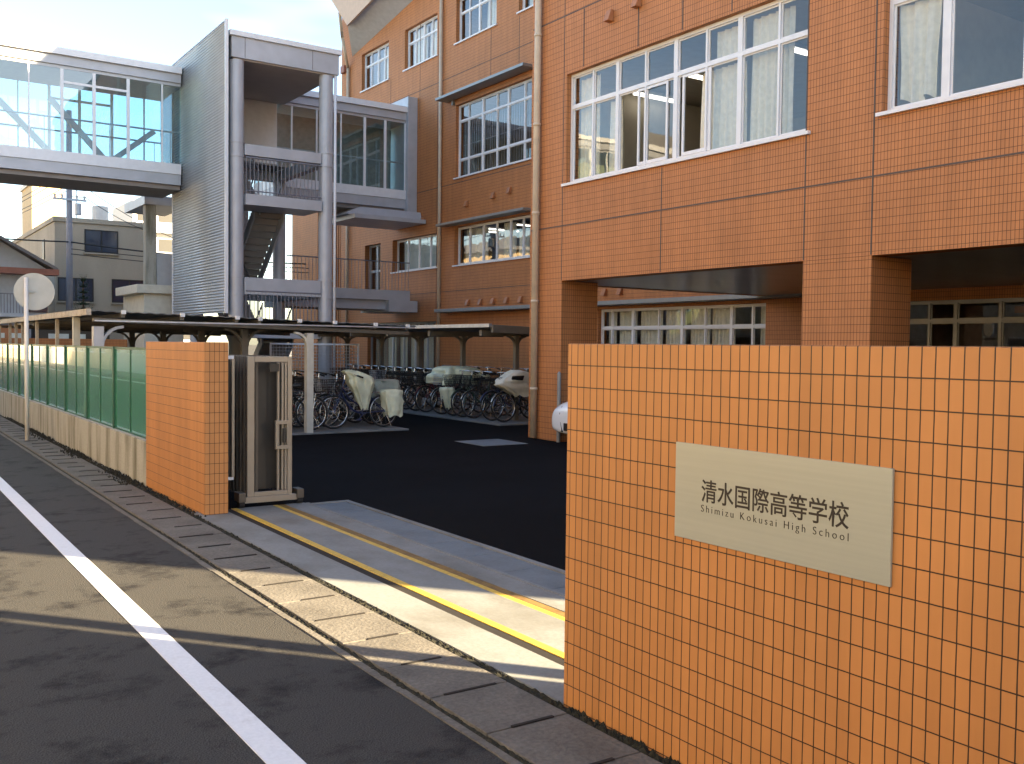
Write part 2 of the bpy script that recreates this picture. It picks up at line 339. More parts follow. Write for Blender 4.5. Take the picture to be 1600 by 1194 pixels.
# drain channel beyond the gate rails
dc = MB(); y = 3.604
while y < 9.3:
    dc.box(4.00, 4.36, y+.003, y+.597, -.05, .010); y += .6
struct(dc, 'drain_channel', M['drain'], bevel=.004)
struct(MB().box(3.9595, 3.996, 3.4, 9.72, -.05, .016).box(4.364, 4.42, 3.4, 9.6, -.05, .018).box(4.0, 4.42, 9.604, 9.66, -.05, .018), 'drain_edging', M['conc'])
struct(MB().box(3.2, 9.15, 17.15, 30, -.02, .035), 'bicycle_pad', M['conc'])
struct(MB().box(11.35, 16.2, 17.2, 29.5, -.02, .035), 'bicycle_pad', M['conc'])
# moss and dirt in the seams: many small tufts
def tufts(mb, x0, x1, y0, y1, n, hmax=.02, z=0):
    for _ in range(n):
        x = random.uniform(x0, x1); yy = random.uniform(y0, y1); s = random.uniform(.012, .03); h = random.uniform(.004, hmax)
        a = random.random()*6.28; pts = []
        for q in range(5):
            t = a+q*1.2566; rr = s*random.uniform(.6, 1.2); pts.append((x+rr*math.cos(t)*.7, yy+rr*math.sin(t)*1.6, z))
        mb.add(pts+[(x, yy, z+h)], [(q, (q+1) % 5, 5) for q in range(5)])
ms = MB(); ms.box(2.701, 2.768, -6, 40, -.05, .004); ms.box(2.237, 2.261, -6, 40, -.05, .003)
tufts(ms, 2.705, 2.76, 1.0, 3.7, 420, .03, .004); tufts(ms, 2.70, 2.765, 3.7, 9.5, 520, .016, .004)
tufts(ms, 2.235, 2.265, 1.5, 9, 500, .012, .003); tufts(ms, 2.70, 2.82, 9.4, 24, 1600, .03, .004)
for (a, b_) in ((11.9, 13.4), (15.0, 16.2), (18.0, 20.4)): tufts(ms, 2.60, 2.83, a, b_, 300, .05, .004)
tag(ms.build('moss', M['moss']), kind='stuff')

# ------------------------------------------------------------------ gate walls, name plate
wall = thing('boundary_wall', 'long orange tiled boundary wall in the right foreground carrying the steel name plate', 'wall', (2.88, 0, 0))
MB().box(2.76, 2.995, -3.2, 3.61, -.05, 1.715).build('tiled_wall', M['tile'], wall, bevel=.004)
pil = tag(MB().box(2.83, 3.06, 9.50, 11.80, -.05, 1.705).build('gate_pillar', M['tile'], bevel=.004),
          'short orange tiled gate wall between the green fence and the folded gate', 'wall')
plate = thing('name_plate', 'brushed steel school name plate with black lettering on the right tiled wall', 'sign', (2.75, 2.37, 1.13))
MB().box(2.748, 2.759, 1.88, 2.87, .94, 1.322).build('plate', M['plaque'], plate, bevel=.0015)
def lettering(body, name, y_left, y_right, zbot, ztop, parent, bold=0, spacing=1.0):
    cu = bpy.data.curves.new(name, 'FONT'); cu.body = body; cu.size = 1; cu.space_character = spacing; cu.offset = bold
    cu.resolution_u = 6
    o = bpy.data.objects.new(name, cu); COL.objects.link(o)
    bpy.context.view_layer.update()
    dg = bpy.context.evaluated_depsgraph_get()
    me = bpy.data.meshes.new_from_object(o.evaluated_get(dg)); bpy.data.objects.remove(o)
    xs = [v.co.x for v in me.vertices]; ys = [v.co.y for v in me.vertices]
    if not xs: return
    a, b_, c, d = min(xs), max(xs), min(ys), max(ys)
    vs = []
    for v in me.vertices:
        u = (v.co.x-a)/(b_-a); t = (v.co.y-c)/(d-c)
        vs.append((2.7468, y_left+(y_right-y_left)*u, zbot+(ztop-zbot)*t))
    m2 = bpy.data.meshes.new(name); m2.from_pydata(vs, [], [tuple(p.vertices) for p in me.polygons]); m2.update()
    bm = bmesh.new(); bm.from_mesh(m2)
    g = bmesh.ops.extrude_face_region(bm, geom=bm.faces[:])
    for e in g['geom']:
        if isinstance(e, bmesh.types.BMVert): e.co.x += .0012
    bmesh.ops.recalc_face_normals(bm, faces=bm.faces); bm.to_mesh(m2); bm.free()
    ob = bpy.data.objects.new(name, m2); COL.objects.link(ob); m2.materials.append(M['letter'])
    ob.parent = parent; ob.location = -Vector(parent.location)
    return ob
lettering('清水国際高等学校', 'lettering', 2.722, 2.040, 1.100, 1.190, plate, .008, 1.02)
lettering('Shimizu Kokusai High School', 'lettering', 2.722, 2.040, 1.052, 1.088, plate, -.012, 1.45)

# ------------------------------------------------------------------ green fence on its low wall
tag(MB().box(2.84, 2.99, 11.802, 46, -.05, .53).build('low_wall', M['lowall'], bevel=.006), 'stained low concrete wall under the green fence', 'wall')
fen = thing('panel_fence', 'green panel fence standing on a stained low concrete wall', 'fence', (2.9, 29, .53))
FY = [11.9+1.8*i for i in range(19)]
for i, y in enumerate(FY):
    MB().box(2.862, 2.925, y-.03, y+.03, .531, 1.635).build('post', M['gpost'], fen)
    if i < len(FY)-1:
        for h in range(2):
            ya = y+.03+h*.87; yb = ya+.87
            MB().box(2.884, 2.892, ya+.008, yb-.008, .57, 1.60).build('panel', M['gpanel'], fen)
each(MB().box(2.874, 2.914, 11.87, 44.3, .546, .568).box(2.874, 2.914, 11.87, 44.3, 1.602, 1.632), 'rail', M['gpost'], fen)
MB().box(2.858, 2.93, 11.81, 44.3, .531, .545).build('base_flashing', M['galv'], fen)
sm = MB()
for y in FY[:-1]: sm.box(2.876, 2.883, y+.885, y+.915, .57, 1.60)
each(sm, 'seam_strip', M['gpost'], fen)

# ------------------------------------------------------------------ gate rails and folding gate
for (x, who) in ((3.185, 'yellow painted gate rail nearer the road set in the concrete apron'), (3.665, 'yellow painted gate rail nearer the schoolyard set in the concrete apron')):
    t = thing('gate_rail', who, 'rail', (x, 6.5, .012), group='gate rails across the entrance')
    if x < 3.4:
        MB().box(3.172, 3.235, 3.25, 9.76, -.04, .013).build('rail_head', M['yellow'], t, bevel=.002)
        MB().box(3.095, 3.1715, 3.25, 9.76, -.06, .008).build('groove', M['rust'], t)
    else:
        MB().box(3.610, 3.664, 3.25, 9.76, -.04, .011).build('rail_head', M['yellow'], t, bevel=.002)
        MB().box(3.6645, 3.740, 3.25, 9.76, -.05, .009).build('groove', M['ochrust'], t)
g = thing('folding_gate', 'bronze grey accordion gate folded up beside the left gate wall', 'gate', (3.55, 10.2, 0))
for i in range(11):
    y = 9.74+.115*i; a = 3.335; b_ = 3.815
    fm = MB()
    wl, wr = (.075, .05) if i == 0 else (.034, .034)
    fm.box(a, a+wl, y, y+.03, .12, 1.565).box(b_-wr, b_, y, y+.03, .12, 1.565)
    if i in (0, 10): fm.box(a+wl+.001, b_-wr-.001, y, y+.03, 1.508, 1.565).box(a+wl+.001, b_-wr-.001, y, y+.03, .12, .165)
    else: fm.box(a+.06, a+.08, y, y+.02, .12, 1.50).box(b_-.08, b_-.06, y, y+.02, .12, 1.50)
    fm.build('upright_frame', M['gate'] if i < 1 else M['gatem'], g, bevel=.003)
for x in (3.362, 3.772):
    lm = MB()
    for i in range(10):
        y = 9.76+.115*i
        for z in (.30, .72, 1.14):
            lm.bar((x, y, z), (x, y+.115, z+.32), .012, .022); lm.bar((x+.014, y, z+.32), (x+.014, y+.115, z), .012, .022)
    lm.build('lattice', M['gated'], g)
MB().box(3.414, 3.762, 9.895, 9.905, .17, 1.50).build('rear_panel', M['gated'], g)  # dark sheet added so the inside of the folded gate reads as shaded
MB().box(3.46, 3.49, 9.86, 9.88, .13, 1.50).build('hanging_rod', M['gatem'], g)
cm = MB()
for x in (3.655, 3.70, 3.735): cm.box(x, x+.022, 9.742, 9.775, .17, 1.50)
cm.build('lock_stile', M['gate'], g, bevel=.002)
lk = MB().box(3.625, 3.775, 9.705, 9.741, .86, .90).box(3.625, 3.775, 9.705, 9.741, .60, .64).box(3.625, 3.655, 9.71, 9.741, .641, .859).box(3.745, 3.775, 9.71, 9.741, .641, .859)
lk.build('lock_box', M['gate'], g, bevel=.002)
MB().box(3.70, 3.73, 9.69, 9.72, .67, .82).build('handle', M['gated'], g, bevel=.004)
MB().box(3.56, 3.66, 9.71, 9.739, 1.41, 1.49).build('catch', M['gated'], g)
bs = MB().box(3.25, 3.90, 9.73, 9.80, .055, .118).box(3.25, 3.90, 10.86, 10.93, .055, .118)
each(bs, 'bogie', M['gate'], g, bevel=.004)
for x in (3.235, 3.86):
    for y in (9.70, 10.80):
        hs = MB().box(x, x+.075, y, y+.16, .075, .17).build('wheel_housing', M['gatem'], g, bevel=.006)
        MB().cyl((x+.01, y+.05, .055), (x+.065, y+.05, .055), .042, n=16).build('wheel', M['rubber'], hs)
gf = MB().box(3.08, 3.245, 9.90, 9.925, 1.535, 1.57).box(3.08, 3.245, 9.90, 9.925, .285, .315)
each(gf, 'guide_bar', M['alu'], g)
MB().box(3.225, 3.252, 9.895, 9.93, .316, 1.533).build('guide_post', M['gate'], g)
MB().box(3.075, 3.22, 9.94, 9.96, .32, 1.53).build('end_panel', M['gated'], g)

# ------------------------------------------------------------------ windows, walls
def wall_x(mb, x, th, y0, y1, z0, z1, ops):
    ys = sorted({y0, y1, *[v for o in ops for v in o[:2]]}); zs = sorted({z0, z1, *[v for o in ops for v in o[2:4]]})
    ys = [v for v in ys if y0 <= v <= y1]; zs = [v for v in zs if z0 <= v <= z1]
    def solid(i, j):
        if i < 0 or j < 0 or i >= len(ys)-1 or j >= len(zs)-1: return False
        cy = (ys[i]+ys[i+1])/2; cz = (zs[j]+zs[j+1])/2
        return not any(o[0] < cy < o[1] and o[2] < cz < o[3] for o in ops)
    for i in range(len(ys)-1):
        for j in range(len(zs)-1):
            if not solid(i, j): continue
            a, b, c, d = ys[i], ys[i+1], zs[j], zs[j+1]
            mb.quad((x,a,c),(x,a,d),(x,b,d),(x,b,c)); mb.quad((x+th,a,c),(x+th,b,c),(x+th,b,d),(x+th,a,d))
            if not solid(i-1, j): mb.quad((x,a,c),(x+th,a,c),(x+th,a,d),(x,a,d))
            if not solid(i+1, j): mb.quad((x,b,c),(x,b,d),(x+th,b,d),(x+th,b,c))
            if not solid(i, j-1): mb.quad((x,a,c),(x,b,c),(x+th,b,c),(x+th,a,c))
            if not solid(i, j+1): mb.quad((x,a,d),(x+th,a,d),(x+th,b,d),(x,b,d))
    return mb
def weld(o):
    bm = bmesh.new(); bm.from_mesh(o.data); bmesh.ops.remove_doubles(bm, verts=bm.verts, dist=1e-4); bmesh.ops.recalc_face_normals(bm, faces=bm.faces); bm.to_mesh(o.data); bm.free()
def curtain(parent, x, y0, y1, z0, z1, waves=6, amp=.035, gather=0, name='curtain', m='curtain', z_wob=0):
    n = max(16, int(waves*10)); rows = 10; vs = []; fs = []
    ph = random.random()*6
    for j in range(rows+1):
        t = j/rows; z = z1+(z0-z1)*t
        for i in range(n+1):
            s = i/n
            ctr = .5
            sq = 1-gather*math.sin(min(1, t*1.25)*math.pi*.55)**2*.5
            ss = ctr+(s-ctr)*sq
            yy = y0+(y1-y0)*ss
            xx = x+amp*(math.sin(s*waves*6.283+ph+.8*math.sin(t*2+s*3))+.4*math.sin(s*waves*13.1+ph*2))*(.6+.4*t)
            vs.append((xx, yy, z+(z_wob*math.sin(s*9+ph) if j == rows else 0)))
    for j in range(rows):
        for i in range(n): fs.append((j*(n+1)+i, j*(n+1)+i+1, (j+1)*(n+1)+i+1, (j+1)*(n+1)+i))
    return MB().add(vs, fs).build(name, M[m], parent, smooth=True)
def window(parent, x, y0, y1, z0, z1, mull=(), trans=(), recess=.10, fw=.05, fm='alu', gm='glass', sill=True, name='window', skip=()):
    xo = x+recess; f = MB(); D = .07; trans = sorted(trans)
    f.box(xo, xo+D, y0, y0+fw, z0, z1).box(xo, xo+D, y1-fw, y1, z0, z1)
    f.box(xo, xo+D, y0+fw, y1-fw, z0, z0+fw).box(xo, xo+D, y0+fw, y1-fw, z1-fw, z1)
    zs = [z0+fw]+[v for t in trans for v in (t-.03, t+.03)]+[z1-fw]
    for t in trans: f.box(xo+.004, xo+D-.004, y0+fw, y1-fw, t-.03, t+.03)
    for (my, mw) in mull:
        for a, b in zip(zs[0::2], zs[1::2]): f.box(xo+.002, xo+D-.002, my-mw/2, my+mw/2, a, b)
    # thin sash profiles of every light
    edges = [y0+fw]+[v for my, mw in sorted(mull) for v in (my-mw/2, my+mw/2)]+[y1-fw]
    pn = MB()
    for a, b in zip(edges[0::2], edges[1::2]):
        for c, d in zip(zs[0::2], zs[1::2]):
            s = .022
            f.box(xo+.03, xo+.052, a, a+s, c, d).box(xo+.03, xo+.052, b-s, b, c, d)
            f.box(xo+.03, xo+.052, a+s, b-s, c, c+s).box(xo+.03, xo+.052, a+s, b-s, d-s, d)
            if not any(a < k[0] < b and c < k[1] < d for k in skip):
                pn.quad((xo+.04, a+s, c+s), (xo+.04, a+s, d-s), (xo+.04, b-s, d-s), (xo+.04, b-s, c+s))
    wd = f.build(name, M[fm], parent)
    pn.build('pane', M[gm], wd)
    if sill: MB().box(x-.055, x+recess-.004, y0-.06, y1+.06, z0-.05, z0-.006).build('sill', M[fm], wd)
    return wd
def vent(parent, x, y, z, s=.13):
    mb = MB().hexa([(x-.13,y-s/2,z-.10),(x-.002,y-s/2,z-.10),(x-.002,y+s/2,z-.10),(x-.13,y+s/2,z-.10),(x-.06,y-s/2,z+.09),(x-.002,y-s/2,z+.09),(x-.002,y+s/2,z+.09),(x-.06,y+s/2,z+.09)])
    mb.build('vent_hood', M['fascb'] if False else M['ventm'], parent, bevel=.01)
M['ventm'] = mat('brown_vent', (.40,.17,.075), .5)
def joints(parent, x, hz, vy, y0, y1, z0, z1):
    mb = MB()
    for z in hz: mb.box(x-.003, x+.01, y0, y1, z-.011, z+.011)
    for (y, a, b) in vy: mb.box(x-.004, x+.01, y-.010, y+.010, a, b)
    mb.build('expansion_joint', M['joint'], parent)
def ceiling_lamp(parent, x0, x1, y, z):
    f = MB().box(x0, x1, y-.10, y+.10, z+.03, z+.09).build('ceiling_lamp', M['alu'], parent)
    MB().cyl((x0+.03, y-.04, z+.01), (x1-.03, y-.04, z+.01), .018, n=8).cyl((x0+.03, y+.04, z+.01), (x1-.03, y+.04, z+.01), .018, n=8).build('tube', M['lamp'], f)

# ---- front block (over the open ground floor)
fb = thing('school_building', 'orange tiled front school block raised over an open ground floor, nearest to the street', 'building', (13.7, 6, 0))
XF = 10.42
W1 = (8.53, 13.77, 4.57, 6.47); W2 = (2.25, 7.40, 4.60, 6.50)
ops = [W1, W2, (8.53, 13.77, 8.27, 10.17), (2.25, 7.40, 8.3, 10.2), (8.53, 13.77, 11.9, 13.3), (2.25, 7.4, 11.9, 13.3)]
wm = MB(); wall_x(wm, XF, .3, -2.87, 14.82, 2.87, 14.9, ops)
o = wm.build('wall', M['btile'], fb); weld(o)
MB().box(XF+.302, 17.0-.002, 14.52, 14.82, 2.87, 14.9).build('wall', M['btile'], fb); MB().box(XF+.302, 26, -2.87, -2.57, 0.0, 14.9).build('wall', M['btile'], fb)
for (a, b) in ((13.85, 14.82), (7.50, 8.55), (1.2, 2.25), (-2.87, -1.9)):
    MB().box(XF, XF+.83, a, b, -.02, 2.868).build('column', M['btile'], fb, bevel=.006)
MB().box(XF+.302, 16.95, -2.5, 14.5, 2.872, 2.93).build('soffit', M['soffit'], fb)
MB().box(XF+.302, 16.95, -2.5, 14.5, 3.3, 3.7).box(XF+.302, 16.95, -2.5, 14.5, 7.0, 7.4).box(XF+.302, 16.95, -2.5, 14.5, 10.7, 11.1).build('floor_slab', M['room'], fb)
MB().box(XF+.31, 16.95, -2.5, 14.5, 6.62, 6.66).box(16.6, 16.9, -2.5, 14.5, 3.71, 6.6).box(XF+.4, 16.5, 7.9, 8.1, 3.71, 6.6).box(XF+.4, 16.5, 14.42, 14.5, 3.71, 6.6).build('interior', M['room'], fb)
MB().box(XF-.1, 26, -3.0, 14.9, 14.902, 15.2).build('roof', M['canopy'], fb)
wd = window(fb, XF, *W1, mull=[(13.16,.035),(12.52,.075),(11.83,.035),(11.14,.085),(10.49,.035),(9.83,.085),(9.12,.035)], trans=[5.90], skip=[(12.2, 5), (11.0, 5)])
xc = XF+.30
curtain(wd, xc, 13.18, 13.70, 4.66, 6.40, 4, .03)
curtain(wd, xc, 12.58, 12.9, 4.66, 5.86, 2, .03)
curtain(wd, xc, 9.88, 10.75, 4.66, 5.86, 7, .04)
curtain(wd, xc, 9.88, 10.44, 5.94, 6.40, 4, .03)
curtain(wd, xc, 9.02, 9.80, 4.66, 6.40, 6, .045)
# the slid-open sashes of the second and third bay
sa = MB()
for (a, b) in ((11.32, 12.02), (10.40, 11.0)):
    X0 = XF+.115
    sa.box(X0, X0+.025, a, a+.04, 4.64, 5.86).box(X0, X0+.025, b-.04, b, 4.64, 5.86).box(X0, X0+.025, a+.04, b-.04, 4.64, 4.69).box(X0, X0+.025, a+.04, b-.04, 5.82, 5.86)
sash = sa.build('sliding_sash', M['alu'], wd)
wd2 = window(fb, XF, *W2, mull=[(6.64,.10),(5.71,.04),(4.9,.09),(4.0,.04),(3.1,.09)], trans=[5.93])
curtain(wd2, xc-.05, 6.78, 7.34, 4.70, 5.90, 3, .05, gather=.35, z_wob=.06)
curtain(wd2, xc-.05, 6.72, 7.34, 5.94, 6.42, 3, .03)
curtain(wd2, xc, 3.1, 3.6, 4.7, 6.42, 3, .04)
for k in (2, 3, 4, 5): window(fb, XF, *ops[k], mull=[(ops[k][0]+.655*q, .06) for q in range(1, 8)], trans=[ops[k][3]-.55], gm='glassd')
ceiling_lamp(fb, 12.3, 13.4, 14.15, 6.50); ceiling_lamp(fb, 12.2, 13.3, 12.65, 6.50); ceiling_lamp(fb, 12.3, 13.4, 10.6, 6.50); ceiling_lamp(fb, 12.3, 13.4, 5.2, 6.50)
joints(fb, XF, [3.84, 7.50, 11.2], [(13.85, 2.88, 14.85), (11.30, 2.88, 4.50), (8.54, 2.88, 14.85), (7.51, 2.88, 14.85), (13.3, 6.5, 7.48), (11.9, 6.5, 8.2), (10.9, 6.5, 8.2), (9.9, 6.5, 8.2), (5.0, 2.88, 4.5)], -2.8, 14.8, 2.9, 14.9)
vent(fb, XF, 12.58, 7.16); vent(fb, XF, 11.90, 7.20); vent(fb, XF, 5.2, 7.2)
pp = MB().cyl((XF-.085, 14.54, .03), (XF-.085, 14.54, 14.8), .062, n=14)
for z in (.9, 2.5, 4.1, 5.7, 7.3): pp.cyl((XF-.085, 14.54, z), (XF-.085, 14.54, z+.05), .072, n=14)
pp.build('downpipe', M['pipe'], fb, smooth=True)
tag(MB().cyl((10.36, 13.80, 0), (10.36, 13.80, 1.22), .035, n=12).cyl((10.36, 13.80, 1.22), (10.36, 13.80, 1.26), .035, .012, n=12).build('guard_post', M['canopy'], smooth=False),
    'slim blue grey guard post at the corner column beside the white car', 'post')

# ---- rear wing
wg = thing('school_building', 'four storey orange tiled rear school wing with grey awnings behind the bicycle sheds', 'building', (21, 22, 0))
XW = 17.0
wo = {'a4': (33.7, 36.07, 11.82, 13.28), 'b4': (29.98, 32.40, 11.84, 13.30), 'c4': (26.2, 28.7, 11.90, 13.40), 'd4': (22.3, 24.95, 11.92, 13.4),
      'w3': (24.2, 28.66, 7.38, 9.82), 'w2a': (29.87, 33.28, 4.45, 5.65), 'w2b': (24.2, 28.68, 4.43, 5.71), 'door': (34.3, 35.68, 3.62, 5.64),
      'w1': (29.9, 35.4, .15, 2.55), 'p1': (14.95, 20.9, .9, 2.74), 'hall': (2.0, 11.6, .1, 2.66), 'w3c': (32.2, 36.2, 7.3, 9.4)}
wm = MB(); wall_x(wm, XW, .3, -1.5, 38.0, -.02, 15.6, list(wo.values()))
o = wm.build('wall', M['btile'], wg); weld(o)
MB().box(XW+.302, 26, 37.7, 38.0, 0, 15.6).box(XW+.302, 26, -1.5, -1.2, 0, 15.6).box(25.7, 25.99, -1.19, 37.69, 0, 15.6).build('wall', M['btile'], wg)
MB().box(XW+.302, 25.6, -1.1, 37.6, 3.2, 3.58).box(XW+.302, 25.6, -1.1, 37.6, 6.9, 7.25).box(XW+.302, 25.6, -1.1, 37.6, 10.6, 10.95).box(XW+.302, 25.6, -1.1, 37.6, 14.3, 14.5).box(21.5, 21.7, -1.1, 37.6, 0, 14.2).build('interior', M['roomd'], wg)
# sloping roof and its grey soffit
MB().hexa([(17.0,37.9,15.603),(26,37.9,15.603),(26,-2,15.603),(17.0,20,15.603),(17,37.9,18.4),(26,37.9,18.4),(26,-2,19.5),(17,20,19.4)]).build('gable_wall', M['btile'], wg)
MB().hexa([(16.1,35.5,14.25),(16.995,36.95,13.42),(16.995,22,15.75),(16.1,22,16.4),(16.1,36.9,15.5),(16.995,37.2,15.5),(16.995,22,17.6),(16.1,22,17.4)]).build('soffit', M['fasc'], wg)
MB().hexa([(16.0,35.3,14.05),(16.095,35.4,14.05),(16.095,22,16.3),(16.0,22,16.3),(16.0,37.3,15.9),(16.095,37.3,15.9),(16.095,22,18.0),(16.0,22,18.0)]).build('fascia', M['fascb'], wg)
MB().hexa([(16.0,37.31,15.85),(17.3,37.31,15.55),(17.3,37.45,15.55),(16.0,37.45,15.85),(16.0,37.31,16.3),(17.3,37.31,16.3),(17.3,37.45,16.3),(16.0,37.45,16.3)]).build('fascia', M['fascb'], wg)
def pipe2(y, kink=False):
    mb = MB(); pts = [(XW-.08, y, .1), (XW-.08, y, 13.3)]
    if kink: pts = [(XW-.08, y, .1), (XW-.08, y, 13.0), (16.45, 36.75, 14.05), (16.02, 36.05, 14.75)]
    else: pts = [(XW-.08, y, .1), (XW-.08, y, 16)]
    mb.tube(pts, .06, 12); mb.build('downpipe', M['pipe'], wg, smooth=True)
pipe2(29.58); pipe2(37.2, True)
for k in ('a4', 'b4', 'c4', 'd4'):
    y0, y1, z0, z1 = wo[k]; wd = window(wg, XW, *wo[k], mull=[((y0+y1)/2, .08), ((y0*3+y1)/4, .03), ((y0+3*y1)/4, .03)], trans=[z1-.5], recess=.14)
    curtain(wd, XW+.36, y0+.1, y0+1.1, z0+.05, z1-.05, 6, .03)
    if k in ('b4', 'd4'): curtain(wd, XW+.36, y1-1.1, y1-.1, z0+.05, z1-.05, 6, .03)
wd = window(wg, XW, *wo['w3'], mull=[(28.03,.035),(27.15,.09),(26.3,.035),(25.65,.09),(24.75,.05)], trans=[9.28, 7.98], recess=.12)
gb = MB(); y = 24.3
while y < 28.6: gb.cyl((XW+.30, y, 7.42), (XW+.30, y, 9.3), .012, n=6); y += .14
gb.cyl((XW+.30, 24.25, 8.5), (XW+.30, 28.6, 8.5), .015, n=6).build('safety_bar', M['alug'], wd)
wd = window(wg, XW, *wo['w2a'], mull=[(32.4,.05),(31.55,.06),(30.7,.05)], recess=.2, gm='glass')
MB().box(XW+.33, XW+.35, 29.95, 32.9, 4.5, 5.6).build('paper_screen', M['frost'], wd)
MB().box(XW+.36, XW+.40, 31.2, 31.6, 4.5, 5.6).build('cabinet', M['black'], wd)
wd = window(wg, XW, *wo['w2b'], mull=[(27.95,.05),(27.1,.07),(26.3,.05),(25.5,.07),(24.8,.05)], recess=.15)
curtain(wd, XW+.42, 27.2, 28.6, 4.5, 5.65, 9, .03); curtain(wd, XW+.42, 25.55, 26.25, 4.5, 5.65, 5, .03); curtain(wd, XW+.42, 24.85, 25.4, 4.5, 5.3, 4, .03)
MB().box(XW+.6, XW+.65, 26.3, 27.0, 4.5, 5.45).build('notice_board', M['apt'], wd)
ceiling_lamp(wg, 18.2, 19.6, 29.3, 5.75); ceiling_lamp(wg, 18.2, 19.6, 28.6, 5.75); ceiling_lamp(wg, 18.4, 19.6, 27.0, 5.75)
wd = window(wg, XW, *wo['door'], mull=[(34.98,.10)], trans=[4.6], recess=.2, sill=False, name='door', fm='alug')
wd = window(wg, XW, *wo['w1'], mull=[(30.8,.06),(31.7,.10),(32.6,.05),(33.5,.10),(34.4,.05)], trans=[2.1], recess=.15, sill=False, fm='alug', gm='glass')
for q in range(5): curtain(wd, XW+.45, 29.97+.95*q, 30.6+.95*q, .3, 2.5, 4, .04)
MB().cyl((18.4, 33.6, 2.25), (18.4, 33.6, 2.40), .12, n=12).cyl((18.4, 32.3, 2.25), (18.4, 32.3, 2.40), .12, n=12).build('warm_lamp', M['lampw'], wg)
wd = window(wg, XW, *wo['p1'], mull=[(20.45,.04),(19.6,.09),(18.6,.04),(17.75,.09),(16.95,.04),(16.1,.09),(15.45,.05)], trans=[2.22], recess=.12)
for a, b in ((14.99,15.4),(16.15,16.9),(16.97,17.65),(17.8,18.55),(18.65,19.5),(19.65,20.4),(20.48,20.85)): curtain(wd, XW+.34, a, b, .95, 2.7, max(3, int((b-a)*9)), .025)
wd = window(wg, XW, *wo['hall'], mull=[(11.0,.04),(10.46,.07),(9.6,.05),(8.86,.12),(8.0,.05),(6.9,.1),(5.5,.05),(4.2,.1)], trans=[2.27], recess=.10, sill=False, fm='alug')
MB().box(XW+.30, XW+.32, 9.0, 9.45, 2.40, 2.52).build('notice', M['ventm'], wd)
cn = MB().box(16.52, 16.995, 13.6, 29.2, 2.82, 2.93)
cn.build('awning', M['canopy'], wg, bevel=.01)
MB().box(16.52, 16.995, 24.0, 29.25, 10.02, 10.11).build('awning', M['canopy'], wg, bevel=.01)
MB().box(16.58, 16.995, 24.0, 29.25, 5.765, 5.845).build('awning', M['canopy'], wg, bevel=.01)
MB().box(16.9, 16.994, 28.72, 28.80, 9.84, 10.0).build('awning_bracket', M['canopy'], wg)
for (y, z) in ((27.86, 6.43), (26.22, 6.5), (25.31, 6.55), (27.72, 3.14), (26.93, 3.14), (26.16, 3.14), (25.39, 3.14), (24.61, 3.14), (20.6, 3.2), (19.95, 3.2), (30.9, 6.2)): vent(wg, XW, y, z, .16)
joints(wg, XW, [3.56, 7.2, 10.85], [(29.9, 2.95, 13), (33.5, 9.5, 11.7), (31.2, 9.5, 13.2), (26.5, 10.2, 11.8), (24.9, 10.2, 11.8)], -1, 37.9, 0, 14)
MB().box(16.86, 16.995, 37.5, 37.85, 12.9, 13.2).build('alarm_box', M['eave'], wg, bevel=.02)
# low annex beyond the wing
ax = thing('school_annex', 'low orange tiled annex seen through the open stair tower', 'building', (20, 41, 0))
MB().box(17.2, 26, 38.05, 44.0, -.02, 8.2).build('wall', M['btile'], ax)
rb = MB(); y = 38.2
while y < 41: rb.box(17.16, 17.198, y, y+.09, 0, 8.1); y += .22
each(rb, 'rib', M['btile'], ax)

# ------------------------------------------------------------------ stair tower, corridor and bridge
tw = thing('stair_tower', 'open grey steel stair tower with a ribbed aluminium screen', 'tower', (10.3, 29, 0))
n = 96; vs = []; fs = []
z0, z1 = 2.55, 10.58
rows = n*6
for i in range(rows+1):
    z = z0+(z1-z0)*i/rows; xx = 8.62+.014*math.sin(i/6*2*math.pi)
    vs += [(xx, 27.02, z), (xx, 32.34, z), (xx+.02, 32.34, z), (xx+.02, 27.02, z)]
for i in range(rows):
    a = i*4
    for q in range(4): fs.append((a+q, a+(q+1) % 4, a+4+(q+1) % 4, a+4+q))
scrn = MB().add(vs, fs).build('screen', M['screen'], tw, smooth=True)
MB().box(8.59, 8.68, 26.96, 27.015, 2.53, 10.64).box(8.59, 8.68, 32.345, 32.40, 2.53, 10.62).box(8.60, 8.67, 27.016, 32.344, 10.595, 10.63).build('trim', M['alu'], scrn)
for (x, y) in ((8.98, 27.2), (11.67, 27.2), (8.98, 31.0), (11.67, 31.0)):
    hi = y < 28 or x < 9
    c = MB().cyl((x, y, 0), (x, y, 9.6 if hi else 7.3), .205, n=24)
    for z in (3.08, 3.58, 6.95, 7.34)[:4 if hi else 3]: c.cyl((x, y, z-.03), (x, y, z+.03), .222, n=24)
    c.build('column', M['steel'], tw, smooth=False)
MB().cyl((11.90, 27.05, 0), (11.90, 27.05, 10.2), .042, n=10).build('downpipe', M['alu'], tw, smooth=True)
MB().box(8.78, 11.98, 26.98, 31.3, 9.64, 10.22).build('roof_fascia', M['steel'], tw)
MB().box(8.72, 12.04, 26.92, 31.35, 10.223, 10.36).build('roof_edge', M['alu'], tw)
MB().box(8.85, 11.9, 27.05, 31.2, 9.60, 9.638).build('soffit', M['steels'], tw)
sm2 = MB()
for x in (9.15, 11.15): sm2.box(x, x+.012, 26.976, 26.985, 9.66, 10.21)
sm2.build('seam', M['joint'], tw)
bmz = MB()
for (a, b) in ((6.99, 7.30), (3.08, 3.56)):
    bmz.box(9.18, 11.47, 27.05, 27.35, a, b); bmz.box(9.18, 11.47, 30.85, 31.15, a, b)
    for x in (8.98, 11.67): bmz.box(x-.14, x+.14, 27.41, 30.79, a, b)
each(bmz, 'beam', M['steel'], tw, bevel=.01)
